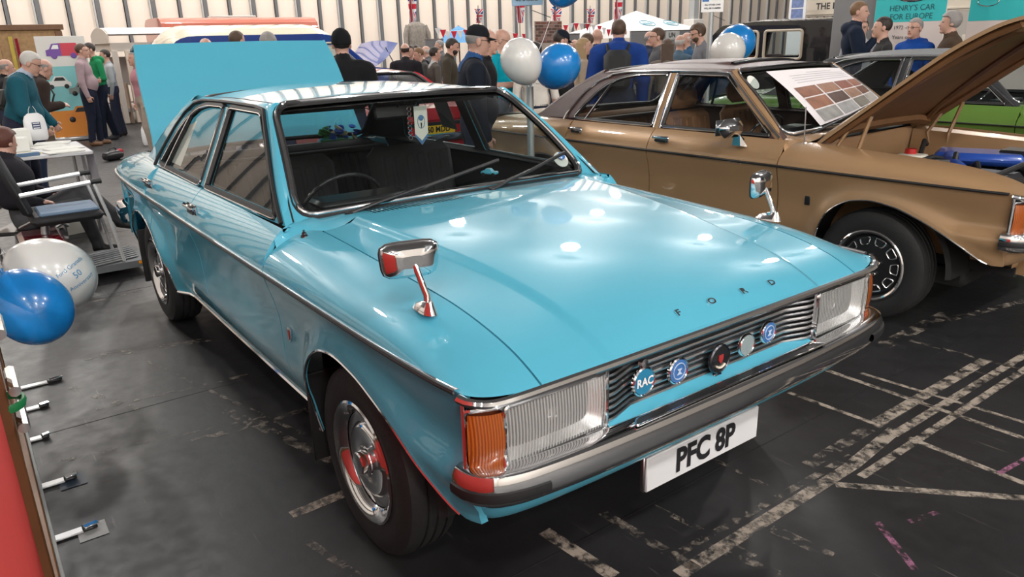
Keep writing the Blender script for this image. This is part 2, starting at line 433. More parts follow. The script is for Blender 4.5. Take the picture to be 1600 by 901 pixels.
def up_wing(s):
    f = (s-.785)/(2.11-.785)
    x0 = .785+f*(2.05-.785); g = float(GAP_(s))
    e = float(sstep(1.7, 2.11, s))
    W = float(W_(x0))
    return np.array([(x0, W, .82), (x0+(2.078-2.05)*e+0.0, W-.005-.012*e, float(_k1z(s))), (s-.008*e, .80-.012*e, min(g-.010+.006*e, g)), (s, .682, g)])
def up_door(s):
    W = float(W_(s))
    return np.array([(s, W, .82), (s, W-.010, .880), (s, .835, .938), (s, .80, .965)])
_qz = pc([-2.42, -2.38, -2.3, -2.15, -1.95, -1.7, -1.12], [.835, .865, .905, .938, .958, .967, .965])
_qy = pc([-2.42, -2.2, -1.75, -1.62, -1.12], [.64, .675, .700, .735, .80])
def up_quarter(s):
    W = float(W_(s)); z = float(_qz(s)); y = float(_qy(s)); h = z-.82
    return np.array([(s, W, .82), (s, W-.008, .82+.55*h), (s, .55*W+.45*y, .82+.92*h), (s, y, z)])
def bez(Q, t):
    t = np.asarray(t)[:, None]
    return (1-t)**3*Q[0]+3*t*(1-t)**2*Q[1]+3*t*t*(1-t)*Q[2]+t**3*Q[3]
def side_panel(name, st, up, zb, paint, parent, sg, nl=20, nu=14):
    G = []
    for s in st:
        Q = up(s); x0 = Q[0, 0]; b = zb(x0)
        zz = b+(.82-b)*np.linspace(0, 1, nl)
        col = [(x0, low_y(x0, z), z) for z in zz]+list(bez(Q, np.linspace(0, 1, nu)[1:]))
        G.append(col)
    G = np.array(G)
    ins = np.array([0, .02, 0])
    G = np.concatenate([G[:1]-ins, G, G[-1:]-ins], 0)
    G = np.concatenate([G[:, :1]-np.array([0, .008, 0]), G, G[:, -1:]-np.array([0, .0, .012])], 1)
    G[..., 1] *= sg
    return MB().grid(G).build(name, paint, parent)
_dz = pc([-1.2, -.98, -.6, -.2, .21, .4], [1.30, 1.322, 1.343, 1.351, 1.350, 1.345])
_gy0 = pc([-1.80, -1.66, -1.2, -.3, .4, .75], [.725, .74, .79, .80, .795, .775])
_gy1 = pc([-1.2, -1.0, -.5, .21, .4], [.592, .602, .618, .612, .60])
def gh(sg):
    "greenhouse side: (x, h) -> point"
    def f(u, h, d=0.0):
        y = (1-h)*float(_gy0(u))+h*float(_gy1(u))+.03*h*(1-h)
        return (u, sg*(y-d*.93), .963+(float(_dz(u))-.963)*h+d*.3)
    return f
def fillet(pts, r, n=5):
    "round the corners of a polygon"
    out = []; k = len(pts)
    for i in range(k):
        p0, p1, p2 = (np.array(pts[j % k], float) for j in (i-1, i, i+1))
        a = p0-p1; b = p2-p1; la, lb = np.linalg.norm(a), np.linalg.norm(b)
        rr = min(r, la*.45, lb*.45)
        A = p1+a/la*rr; B = p1+b/lb*rr
        for t in np.linspace(0, 1, n): out.append(tuple((1-t)**2*A+2*t*(1-t)*p1+t*t*B))
    return out
XA = lambda h: .745-.53*h
WIN_F = fillet([(XA(.03)-.075, .035), (-.212, .035), (-.212, .93), (XA(.93)-.055, .93)], .035)
WIN_R = fillet([(-.298, .035), (-1.10, .035), (-1.135, .09), (-1.06, .36), (-.97, .60), (-.87, .77), (-.74, .88), (-.58, .93), (-.298, .93)], .05, 4)
SIDE_OUT = [(XA(h), h) for h in np.linspace(0, 1, 9)]+[(x, 1.0) for x in np.linspace(.1, -.93, 9)]+[(-1.0, .985), (-1.16, .83), (-1.32, .57), (-1.47, .30), (-1.58, .12), (-1.68, 0)]+[(x, 0.0) for x in np.linspace(-1.5, .6, 8)]
def ws_pt(u, v, front=True):
    if front:
        B = np.array([.795-.095*u*u, .715*u, 1.002-.028*u*u]); T = np.array([.305-.095*u*u, .585*u, 1.367-.017*u*u])
    else:
        B = np.array([-1.63+.05*u*u, .665*u, .992-.012*u*u]); T = np.array([-1.035+.045*u*u, .555*u, 1.345-.022*u*u])
    n = np.array([.6, 0, .8]) if front else np.array([-.55, 0, .83])
    return (1-v)*B+v*T+n*.022*math.sin(math.pi*v)
def ws_um(v, r=.16):
    e = min(v, 1-v)
    return 1-.10*(1-math.sqrt(max(0, 1-((r-e)/r)**2))) if e < r else 1.0
def ws_loop(front=True, n=14):
    pts = []
    vs = np.r_[0, .01, .03, .06, .1, np.linspace(.16, .84, 8), .9, .94, .97, .99, 1.0]
    pts += [ws_pt(ws_um(v), v, front) for v in vs]
    pts += [ws_pt(u, 1.0, front) for u in np.linspace(ws_um(1), -ws_um(1), n)[1:-1]]
    pts += [ws_pt(-ws_um(v), v, front) for v in vs[::-1]]
    pts += [ws_pt(u, 0.0, front) for u in np.linspace(-ws_um(0), ws_um(0), n)[1:-1]]
    return np.array(pts)

def wheel(parent, x, y, sg, style, r=.317):
    w = MB()
    R = np.array([[1.0, 0, 0], [0, 0, sg], [0, -sg, 0]])      # lathe axis -> outward y
    o = (x, y, r)
    tp = [(.182, -.072), (.20, -.084), (.25, -.092), (.285, -.088), (.306, -.077), (r-.002, -.058), (r, -.044), (r-.007, -.042), (r-.007, -.036), (r, -.034),
          (r, -.010), (r-.007, -.008), (r-.007, -.002), (r, 0), (r, .024), (r-.007, .026), (r-.007, .032), (r, .034), (r-.002, .058), (.306, .077), (.285, .088), (.25, .092), (.20, .084), (.182, .072)]
    ty = MB().lathe(tp, 56, o, R).build('tyre', TYRE, parent, angle=30)
    MB().lathe([(.188, .07), (.175, .03), (.16, -.03), (.05, -.03), (0.0, -.03)], 40, o, R).build('wheel_rim', STEEL if style == 'cap' else BLACKP, parent)
    if style == 'cap':
        MB().lathe([(.203, .083), (.205, .090), (.198, .094), (.186, .090), (.168, .074), (.160, .062)], 56, o, R).build('trim_ring', CHROME, parent)
        hc = MB().lathe([(.163, .058), (.156, .060), (.128, .058), (.122, .066), (.112, .072), (.106, .069), (.060, .074), (.052, .074)], 56, o, R).build('hub_cap', CHROME, parent)
        MB().lathe([(.052, .072), (.050, .078), (.040, .080), (.038, .098), (.034, .102), (.0, .104)], 40, o, R).build('hub_centre', CHROME, hc)
    else:
        MB().lathe([(.203, .083), (.205, .090), (.198, .094), (.188, .088), (.180, .06), (.172, .045)], 56, o, R).build('trim_ring', CHROME, parent)
        MB().lathe([(.175, .040), (.165, .052), (.09, .062), (.06, .060), (.0, .060)], 48, o, R).build('wheel_face', BLACKP, parent)
        for k in range(10):
            a = 2*math.pi*k/10
            sl = fillet([(.118, -.022), (.158, -.033), (.158, .033), (.118, .022)], .012, 3)
            pts = [(q[0]*math.cos(a)-q[1]*math.sin(a), q[0]*math.sin(a)+q[1]*math.cos(a), .062-.0 if q[0] < .13 else .056) for q in sl]
            MB().tube(np.array(pts) @ R.T+np.array(o), .0042, 6, True).build('slot_rim', mat('polished_alloy', (.75, .75, .76), .2, 1.0), parent)
        MB().lathe([(.036, .058), (.036, .075), (.026, .080), (.0, .080)], 24, o, R).build('hub_centre', CHROME, parent)
        for k in range(5):
            a = 2*math.pi*(k+.3)/5
            MB().lathe([(.010, .058), (.010, .074), (.006, .078), (0, .078)], 10, np.array(o)+R @ np.array([.058*math.cos(a), .058*math.sin(a), 0]), R).build('wheel_nut', CHROME, parent)

def seat(parent, x, y, w, m, back=.62, head=True, rake=.2, ribs=True):
    "one car seat: cushion, backrest, head rest"
    sb = MB()
    sb.box((x, y, .42), (.50, w, .16), bev=.05)
    sb.build('seat_cushion', m, parent)
    R = roty(-rake)
    bk = MB().box((0, 0, back/2), (.13, w, back), bev=.05)
    if ribs:
        n = max(3, int(w/.075))
        for k in range(n):
            bk.box((.058, (k-(n-1)/2)*w*.8/n, back*.52), (.03, w*.8/n*.86, back*.78), bev=.012)
    bk.xf(R, (x-.24, y, .44))
    bk.build('seat_back', m, parent)
    if head:
        MB().box((0, 0, 0), (.10, w*.62, .17), bev=.045).xf(R, (x-.24-(back+.10)*math.sin(rake), y, .44+(back+.10)*math.cos(rake))).build('head_rest', m, parent)

def make_car(name, label, loc, rz, cfg):
    root = empty(name, loc, rz, label, 'car')
    P = cfg['paint']; RF = cfg['roof']; IN = cfg['interior']
    # ---- side panels
    dense = lambda a, b, n: list(np.linspace(a, b, n))
    for sg in (-1, 1):
        # stations of the wing are given on the hood gap; map so that arch columns are dense on x0
        st = [.785+(x-.785)*(2.11-.785)/(2.05-.785) if x < 2.05 else x for x in dense(.789, 1.045, 8)+dense(1.052, 1.12, 14)+dense(1.14, 2.045, 46)]+[2.109]
        side_panel('front_wing', st, up_wing, zb_front, P, root, sg)
        side_panel('front_door', dense(-.258, .781, 34), up_door, zb_front, P, root, sg)
        side_panel('rear_door', dense(-1.118, -1.03, 8)+dense(-1.02, -.972, 12)+dense(-.95, -.266, 20), up_door, zb_rear, P, root, sg)
        side_panel('rear_wing', dense(-2.41, -1.83, 22)+dense(-1.81, -1.74, 12)+dense(-1.72, -1.126, 28), up_quarter, zb_rear, P, root, sg)
        # bright side strip along the waist
        xs = np.r_[np.linspace(-2.40, -1.13, 24), np.linspace(-1.10, 2.035, 50)]
        MB().tube([(x, sg*(float(W_(x))+.003), .822) for x in xs], .012, 8, flat=.55, up=(0, 0, 1)).build('waist_strip', cfg.get('strip', CHROME), root)
        MB().tube([(x, sg*(float(W_(x))+.009), .822) for x in xs], .0068, 6).build('strip_insert', BLACKR, root)
        # wheel arch lips
        for A in (ARCH_F, ARCH_R):
            MB().tube([(x, sg*(low_y(x, z)+.001), z) for x, z in A[::2]], .0045, 6).build('arch_lip', CHROME, root)
        MB().tube([(x, sg*(low_y(x, .29)+.004), .292) for x in np.linspace(-.96, 1.05, 24)], .009, 6).build('sill_strip', CHROME, root)
        # greenhouse side
        f = gh(sg)
        MB().plate(SIDE_OUT, [WIN_F, WIN_R], lambda u, v, d: f(u, v, d), .030).build('pillar_frame', [cfg.get('pillar', P)], root)
        MB().plate(SIDE_OUT, [WIN_F, WIN_R], lambda u, v, d: f(u, v, .031+d), .006).build('pillar_trim', IN, root)
        for nm, wn in (('front_side_window', WIN_F), ('rear_side_window', WIN_R)):
            MB().plate(wn, (), lambda u, v, d: f(u, v, .014+d)).build(nm, GLASS, root)
            MB().tube([f(u, v, .006) for u, v in wn], .015, 6, True).build('window_seal', BLACKR, root)
            MB().tube([f(u, v, -.005) for u, v in wn], .0062, 6, True).build('window_chrome', CHROME, root)
        MB().tube([f(-1.005+.165*t, .035+.77*t, .004) for t in np.linspace(0, 1, 6)], .012, 6).build('quarter_bar', BLACKR, root)
        MB().tube([f(-1.005+.165*t, .035+.77*t, -.006) for t in np.linspace(0, 1, 6)], .005, 6).build('quarter_chrome', CHROME, root)
        dr = [(XA(h)-.018, h) for h in np.linspace(.02, .97, 8)]+[(x, .992) for x in np.linspace(.1, -.70, 10)]+[(-.86, .96), (-1.0, .84), (-1.10, .64), (-1.18, .38), (-1.235, .14), (-1.25, .01)]
        MB().tube([f(u, v, -.007) for u, v in dr], .009, 6).build('drip_rail', cfg.get('drip', BLACKR), root)
        # pillars in front of and behind the side frame
        hs = np.r_[0, .015, .04, .08, .12, np.linspace(.17, .83, 8), .88, .92, .96, .985, 1.0]
        for fr, nm in ((True, 'windscreen_pillar'), (False, 'rear_pillar')):
            G = []
            for h in hs:
                a = np.array(f(XA(h), h)) if fr else np.array(f(*[np.interp(h, [0, .12, .30, .57, .83, .985, 1.0], xx) for xx in ([-1.68, -1.58, -1.47, -1.32, -1.16, -1.0, -.985],)], h))
                b = ws_pt(sg*ws_um(h), h, fr)
                kb = min(1, h*6); mid = (a+b)/2+kb*np.array([.012 if fr else -.02, sg*.008, .012 if fr else .02])
                G.append([a, (a+mid)/2+kb*np.array([0, sg*.003, .003]), mid, (b+mid)/2, b])
            MB().grid(G).build(nm, cfg.get('pillar_paint', cfg.get('pillar', P)) if fr else RF, root)
            MB().grid(np.array(G)-np.array([.018 if fr else -.02, sg*.006, .016])).build('pillar_lining', IN, root)
        if RF is not P:   # painted pillars show on the vinyl side
            ps = cfg.get('pillar_paint', P)
            MB().plate([(-.292, .0), (-.218, .0), (-.218, .95), (-.292, .95)], (), lambda u, v, d: f(u, v, -.003+d)).build('centre_pillar', ps, root, smooth=False)
            MB().plate([(XA(h)-.002, h) for h in np.linspace(0, .97, 8)]+[(XA(h)-.055, h) for h in np.linspace(.97, 0, 8)], (), lambda u, v, d: f(u, v, -.003+d)).build('front_pillar', ps, root)
            for xx in (-.285, -.225): MB().tube([f(xx, v, -.007) for v in np.linspace(.02, .95, 6)], .007, 6).build('pillar_chrome', CHROME, root)
        # door handles, key locks
        for hx in (-.13, -1.00):
            hm = MB().box((hx, sg*.886, .905), (.13, .016, .044), bev=.006)
            hm.box((hx, sg*.902, .916), (.150, .018, .022), bev=.007)
            hm.build('door_handle', CHROME, root)
            MB().box((hx, sg*.896, .893), (.09, .006, .016)).build('handle_recess', BLACKP, root)
    # ---- roof
    us = np.linspace(-1, 1, 27); vs = np.linspace(0, 1, 24)
    zc_ = pc([0, .12, .4, .7, .9, 1], [1.367, 1.386, 1.400, 1.392, 1.366, 1.345])
    G = []
    for v in vs:
        row = []
        for u in us:
            xf_ = .305-.095*u*u; xr_ = -1.035+.045*u*u
            x = xf_*(1-v)+xr_*v
            yd = float(_gy1(x)); zd = float(_dz(x)); e = ws_um(v, .0001)
            y = u*(yd*min(1, .955+.3*min(v, 1-v)))
            zc = float(zc_(v)); ze = min(zc-.012, zd)
            row.append((x, y, zc-(zc-ze)*abs(u)**2.4))
        G.append(row)
    G = np.array(G)
    MB().grid(np.concatenate([G[:, :1]-np.array([0, 0, .02]), G, G[:, -1:]-np.array([0, 0, .02])], 1)).build('roof', RF, root)
    MB().grid(G-np.array([0, 0, .03])).build('headlining', mat('headlining_'+cfg['key'], cfg['lining'], .9), root)
    def roof_z(x, y):
        u = y/.60; v = (.305-.095*u*u-x)/(1.34-.14*u*u); zc = float(zc_(min(1, max(0, v)))); return zc-(zc-min(zc-.012, float(_dz(x))))*abs(u)**2.4
    if cfg.get('sunroof'):
        MB().grid([[(x, y, roof_z(x, y)+(.007+.012*float(sstep(-.15, .02, x)))*(1 if abs(y) < .36 and -.62 < x else 0)) for y in np.r_[-.37, np.linspace(-.355, .355, 11), .37]] for x in np.r_[-.64, np.linspace(-.61, .02, 9)]]).build('sunroof_panel', RF, root)
        MB().tube([(.045, y, roof_z(.045, y)+.006) for y in np.linspace(-.36, .36, 9)], .012, 6).build('sunroof_gap', BLACKP, root)
    # ---- glass front and rear
    for fr, nm in ((True, 'windscreen'), (False, 'rear_window')):
        G = [[ws_pt(u*ws_um(v), v, fr)-np.array([.008 if fr else -.008, 0, .006]) for u in np.linspace(-1, 1, 17)] for v in np.linspace(0, 1, 15)]
        MB().grid(G).build(nm, GLASS, root)
        L = ws_loop(fr); n = np.array([.6, 0, .8]) if fr else np.array([-.55, 0, .83])
        MB().tube(L, .019, 8, True, flat=.6, up=n).build('screen_seal', BLACKR, root)
        MB().tube(L+n*.009, .0085, 8, True).build('screen_chrome', cfg.get('screen_trim', CHROME), root)
    # ---- cowl panel with vents: runs out to the door corners under the pillars
    hood_r = lambda y: .940-.085*(y/.68)**2
    door_c = bez(up_door(.781), np.linspace(0, 1, 40)); wing_c = bez(up_wing(.789), np.linspace(0, 1, 60))
    yz = lambda c, y: float(np.interp(-y, -c[:, 1], c[:, 2]))
    yk = .9*.715
    def cowl_rear(y):
        y = abs(y)
        if y <= yk: return ws_pt(y/.715, 0)-np.array([0, 0, .010])
        k = ws_pt(.9, 0)-np.array([0, 0, .010])
        x = np.interp(y, [yk, .775, .80, .835, .875], [k[0], .745, .772, .783, .784])
        z = np.interp(y, [yk, .66, .775, .80], [k[2], k[2]+.007, .964, .961]) if y < .80 else yz(door_c, y)-.001
        return np.array([x, y, z])
    def cowl_front(y):
        y = abs(y)
        if y <= .676: return np.array([hood_r(y)-.004, y, hood_z(max(hood_r(y), .85), y)-.001])
        x = np.interp(y, [.676, .69, .71, .80, .875], [.852, .83, .800, .795, .792])
        return np.array([x, y, yz(wing_c, max(y, .684))-.0025])
    edges = np.array([e for y in np.linspace(.12, .48, 22) for e in (y-.0046, y+.0046)])
    yc = np.r_[0, .04, .08, edges, .52, .56, .60, np.linspace(.62, .835, 22)]
    yc = np.r_[-yc[::-1], yc[1:]]
    G = []
    tc_ = np.array([0, .10, .22, .40, .58, .76, .93, 1.0])
    for t in tc_:
        row = []
        for y in yc:
            a, b = cowl_rear(y), cowl_front(y); q = a*(1-t)+b*t
            q[1] = y; q[2] += .004*math.sin(math.pi*t)*float(sstep(.82, .70, abs(y))); row.append(q)
        G.append(row)
    cw = MB().grid(G); nY = len(yc)
    slot = lambda i, j: 2 <= i < 6 and any(abs(abs((yc[j]+yc[j+1])/2)-y) < .002 for y in np.linspace(.12, .48, 22))
    keep = [k for k in range(len(cw.f)) if not slot(k//(nY-1), k % (nY-1))]
    cw.f = [cw.f[k] for k in keep]; cw.m = [cw.m[k] for k in keep]
    cw.build('cowl_panel', P, root)
    MB().grid(np.array(G)[1:, 22:-22]-np.array([0, 0, .035])).build('plenum_tray', BLACKP, root)
    # ---- hood
    ys = np.r_[np.linspace(0, .40, 9), np.linspace(.425, .62, 34), np.linspace(.64, .676, 4)]
    ys = np.r_[-ys[::-1], ys[1:]]
    G = []
    for t in np.linspace(0, 1, 46):
        row = []
        for y in ys:
            xr = hood_r(y); xf_ = 2.113-.006*(y/.68)**2
            x = xr+(xf_-xr)*(t**.85)
            row.append((x, y, hood_z(x, y)))
        G.append(row)
    G = np.array(G); dn = np.array([0, 0, .02])
    G = np.concatenate([G[:1]-dn, G, G[-1:]-dn*.6], 0)
    G = np.concatenate([G[:, :1]-dn, G, G[:, -1:]-dn], 1)
    hood = MB().grid(G)
    hx, hz = .90, .95
    if cfg.get('hood_open'):
        H = empty('hood', (hx, 0, hz)); H.parent = root
        H.rotation_euler = (0, -cfg['hood_open'], 0)
        hood.xf(None, (-hx, 0, -hz)).build('hood_skin', P, H)
        cfg['under'](H)
    else:
        hood.build('hood', P, root)
        inner = MB()
        inner.box((1.45, 0, .74), (1.15, 1.24, .20)); inner.build('engine_bay_filler', DARK, root, smooth=False)
    if cfg.get('letters'):
        for ch, y in zip('FORD', cfg['letters']):
            x = 2.066; z = hood_z(x, y); dz = (hood_z(x+.01, y)-hood_z(x-.01, y))/.02
            ux = np.array([0, 1.0, 0]); uy = -np.array([1.0, 0, dz]); uy /= np.linalg.norm(uy)
            add_text(MB(), ch, .029, (x, y, z), ux, uy, ext=.002, bold=.0008, off=.003, sx=1.35).build('badge_letter', CHROME, root, smooth=False)
    # ---- boot lid, rear panel
    bx0, bx1 = -1.665, -2.395
    bz = lambda x, y: .974-.05*((x-bx0)/.73)**2+.014*(1-(y/.69)**2)
    ys2 = np.linspace(-1, 1, 19)
    G = [[(x+.04*(u*u)*(1 if x > -2 else 0), u*float(_qy(x))*.985, bz(x, u*.69)) for u in ys2] for x in np.linspace(bx0, bx1, 24)]
    G = np.array(G)
    lip = [G[-1]-np.array([.012*k, 0, .05*k]) for k in range(1, 4)]
    G = np.concatenate([G]+[l[None] for l in lip], 0)
    lid = MB().grid(G)
    if cfg.get('boot_open'):
        B = empty('boot_lid', (bx0, 0, .985)); B.parent = root; B.rotation_euler = (0, cfg['boot_open'], 0)
        lid.xf(None, (-bx0, 0, -.985)).build('lid_skin', P, B)
        MB().grid(G+np.array([-bx0, 0, -.985-.02])).build('lid_lining', cfg['lid_under'], B)
        e = np.concatenate([G[:, 0], G[-1, 1:-1], G[::-1, -1]])+np.array([-bx0, 0, -.985-.008])
        MB().tube(e, .009, 6).build('lid_edge', P, B)
        for y in (-.52, .52):
            MB().tube([(-1.60, y, .93), (-1.63, y, 1.0), (-1.72, y, 1.06), (-1.80, y, 1.14)], .011, 6).build('lid_hinge', P, root)
    else:
        lid.build('boot_lid', P, root)
    MB().plate([(-.80, .36), (.80, .36), (.80, .80), (.64, .835), (-.64, .835), (-.80, .80)], (), lambda u, v, d: (-2.405+d, u, v), .03).build('rear_panel', P, root, smooth=False)
    MB().box((-2.0, 0, .45), (.72, 1.45, .03)).build('boot_floor', DARK, root, smooth=False)
    for sg in (-1, 1):
        MB().box((-2.412, sg*.60, .70), (.03, .34, .13), bev=.012).build('tail_lamp', mat('red_lens', (.45, .01, .01), .15, coat=1), root)
    bp = [(-2.0, -.905, .56), (-2.25, -.885, .56), (-2.40, -.80, .56), (-2.46, -.62, .56), (-2.475, 0, .56), (-2.46, .62, .56), (-2.40, .80, .56), (-2.25, .885, .56), (-2.0, .905, .56)]
    t = np.linspace(0, 8, 60); bpp = np.stack([pc(range(9), [q[k] for q in bp])(t) for k in range(3)], 1)[::-1]
    MB().sweep(bpp, [(-.04, .055), (-.005, .05), (.006, .03), (.006, -.02), (-.005, -.045), (-.04, -.05)]).build('rear_bumper', CHROME, root)
    # ---- nose: front panel, lamps, grille
    NC = np.array([(2.105, 0), (2.104, .30), (2.103, .47), (2.100, .66), (2.098, .74), (2.093, .795), (2.081, .838), (2.058, .865), (2.03, .870)])
    tt = np.r_[0, np.cumsum(np.hypot(*np.diff(NC, axis=0).T))]
    nx, ny = pc(tt, NC[:, 0]), pc(tt, NC[:, 1])
    def nose(s, z, sg=1, off=0.0):
        e = 1e-3; x, y = float(nx(s)), float(ny(s)); tx, ty = float(nx(s+e)-nx(s-e)), float(ny(s+e)-ny(s-e)); l = math.hypot(tx, ty)+1e-9
        return np.array([x+off*ty/l, sg*(y-off*tx/l), z])
    ztop = lambda s: .797+.022*float(sstep(.80, .93, s))
    send = tt[-2]
    for sg in (-1, 1):
        MB().grid([[nose(s, z, sg, -.035) for z in np.linspace(.56, .80, 8)] for s in np.linspace(0, send, 40)]).build('nose_panel', BLACKP, root)
        # bright edge along the nose
        path = [nose(s, ztop(s), sg, .010) for s in np.linspace(0, send+.01, 50)]
        MB().tube(path, .0125, 8, flat=.9).build('nose_chrome', CHROME, root)
        G = [[nose(s, ztop(s)-.012, sg, .006), nose(s, ztop(s)-.022, sg, .0), nose(s, ztop(s)-.024, sg, -.03)] for s in np.linspace(0, send, 40)]
        MB().grid(G).build('nose_black_strip', BLACKR, root)  # plain black strip running below the bright nose edge
        MB().tube([nose(send, z, sg, .006) for z in np.linspace(.815, .615, 8)], .007, 6).build('lamp_side_chrome', CHROME, root)
        # head lamp: reflector bowl, bulb, ribbed lens, chrome surround
        s0, s1 = .475, .782
        lz = lambda s: (.628-.004*(s-s0), .772+.006*(s1-s)/.3)
        G = []
        for a in np.linspace(0, 1, 13):
            row = []
            for b in np.linspace(0, 1, 9):
                s = s0+(s1-s0)*a; z0, z1 = lz(s); bowl = .075*(1-(2*a-1)**4)*(1-(2*b-1)**4)
                row.append(nose(s, z0+(z1-z0)*b, sg, -.004-bowl))
            G.append(row)
        hl = MB().grid(G).build('headlamp', mat('lamp_reflector', (.85, .85, .85), .38, 1.0), root)
        G = [[nose(s, lz(s)[0]+(lz(s)[1]-lz(s)[0])*b, sg, .006+.006*math.sin(math.pi*b)) for b in np.linspace(0, 1, 7)] for s in np.linspace(s0, s1, 16)]
        MB().grid(G).build('lens', LENS, hl)
        MB().lathe([(.0, .03), (.018, .025), (.022, 0), (.02, -.02)], 16, nose(.62, .70, sg, -.05), roty(math.pi/2)).build('bulb_shield', CHROME, hl)
        def loop(sa, sb, za, zb_, off):
            c = fillet([(sa, za), (sb, za), (sb, zb_), (sa, zb_)], .014, 4)
            dn_ = []
            for i in range(len(c)):
                p, q = np.array(c[i]), np.array(c[(i+1) % len(c)])
                m = max(1, int(np.linalg.norm(q-p)/.03))
                dn_ += [tuple(p+(q-p)*k/m) for k in range(m)]
            return [nose(s, z, sg, off) for s, z in dn_]
        MB().tube(loop(s0-.006, s1+.002, .620, .780, .007), .0058, 6, True).build('lamp_surround', CHROME, hl)
        # turn signal that wraps round the corner
        i0, i1 = .786, send-.008
        G = [[nose(s, z, sg, .005+.008*math.sin(math.pi*k/6)) for k, z in enumerate(np.linspace(.630, .768+.008*float(sstep(.80, .93, s)), 7))] for s in np.linspace(i0, i1, 16)]
        il = MB().grid(G).build('turn_signal', AMBERR, root)
        MB().tube(loop(i0, i1+.006, .622, .784, .006), .0058, 6, True).build('lamp_surround', CHROME, il)
        MB().grid([[nose(s, z, sg, -.012) for z in (.615, .79)] for s in np.linspace(i0-.01, send, 14)]).build('lamp_backing', mat('amber_dark', (.16, .03, .005), .5), il)
    # grille: recessed in the middle, bars come forward at the ends
    gx = lambda y: 2.074+.028*min(1, max(0, (abs(y)-.345)/.09))
    ysg = np.r_[np.linspace(-.462, -.345, 8), np.linspace(-.30, .30, 9), np.linspace(.345, .462, 8)]
    gr = MB().grid([[(gx(y)-.03, y, z) for z in (.60, .80)] for y in ysg]).build('grille', BLACKP, root)
    for k, z in enumerate(np.linspace(.632, .778, 9)):
        th = .0042 if k % 2 else .0052
        bar = MB()
        G = [[(gx(y)-.022, y, z+th), (gx(y), y, z+th), (gx(y)+.002, y, z), (gx(y), y, z-th), (gx(y)-.022, y, z-th)] for y in ysg]
        bar.grid(G)
        bar.build('grille_bar', STEELB if k % 2 else CHROMEB, gr)
    for sg in (-1, 1):
        MB().tube([(2.104, sg*.462, z) for z in np.linspace(.615, .79, 6)], .006, 6).build('grille_end', CHROME, gr)
    # body-colour apron under the grille, lower valance
    BPL = [(2.035, .893), (2.06, .892), (2.10, .880), (2.145, .835), (2.172, .74), (2.190, .50), (2.197, .25), (2.20, 0)]
    bt = np.r_[0, np.cumsum(np.hypot(*np.diff(np.array(BPL), axis=0).T))]
    bxf, byf = pc(bt, [q[0] for q in BPL]), pc(bt, [q[1] for q in BPL])
    sv = np.linspace(0, bt[-1], 46)
    half = np.stack([bxf(sv), byf(sv)], 1)
    plan = np.concatenate([half, (half*np.array([1, -1]))[-2::-1]], 0)          # left end -> right end
    zbm = np.zeros(len(plan))
    path = np.concatenate([plan, zbm[:, None]], 1)[::-1]
    VP = [(1.985, .842), (2.03, .835), (2.065, .808), (2.090, .74), (2.104, .60), (2.112, .30), (2.114, 0)]
    vt_ = np.r_[0, np.cumsum(np.hypot(*np.diff(np.array(VP), axis=0).T))]; sv2 = np.linspace(0, vt_[-1], 40)
    vh = np.stack([pc(vt_, [q[0] for q in VP])(sv2), pc(vt_, [q[1] for q in VP])(sv2)], 1); vpl = np.concatenate([vh, (vh*np.array([1, -1]))[-2::-1]], 0)
    MB().sweep(np.concatenate([vpl, np.zeros((len(vpl), 1))], 1)[::-1], [(.0, .61), (.012, .56), (.006, .51), (-.006, .475), (-.025, .452), (-.06, .446)]).build('front_valance', P, root)
    yy = np.linspace(-.475, .475, 21)
    MB().grid([[(2.075, y, .632), (2.085, y, .628), (2.125, y, .612), (2.13, y, .600)] for y in yy]).build('front_apron', P, root)
    # bumper: chrome blade, black rubber insert
    sec = [(-.085, .618), (-.060, .634), (-.022, .637), (-.006, .630), (.002, .614), (.004, .595), (.003, .575), (-.004, .555), (-.02, .540), (-.05, .530), (-.085, .527)]
    MB().sweep(path, sec).build('front_bumper', CHROME, root)
    for sg in (-1, 1):
        sel = path[np.sign(path[:, 1]) == sg]; sel = sel[np.abs(sel[:, 1]) > .70]
        MB().sweep(sel, [(.002, .597), (.009, .594), (.011, .582), (.009, .570), (.000, .567)]).build('bumper_insert', BLACKR, root)
    # recessed black pad with bright rim on the bumper top
    for dy in (0,):
        lp = fillet([(-.43, 0), (.43, 0), (.40, .03), (-.40, .03)], .012, 4)
        fn = lambda u, v, d: (2.188-v*1.0-.010*(u/.45)**2, u, .6395-.03*v+d*.0+.001)
        MB().plate(lp, (), fn).build('bumper_pad', BLACKP, root)
        MB().tube([fn(u, v, 0) for u, v in lp], .0028, 6, True).build('pad_rim', CHROME, root)
    # ---- number plates
    for front in (True, False):
        x = 2.062 if front else -2.425
        s = 1 if front else -1
        pm = PLATE_W if front else PLATE_Y
        if not cfg.get('reg') and front: continue
        z0 = .370 if front else cfg.get('rear_plate_z', .60)
        pl = MB().box((x, 0, z0), (.010, .522, .114), bev=.003).build('number_plate', pm, root)
        if cfg.get('reg'):
            add_text(MB(), cfg['reg'], .108, (x+s*.0055, 0, z0), (0, s*1.0, 0), (0, 0, 1.0), bold=.0042, sx=.86).build('plate_lettering', INK, pl, smooth=False)
        MB().box((x-s*.012, 0, z0), (.016, .53, .122), bev=.003).build('plate_backing', STEEL, pl)
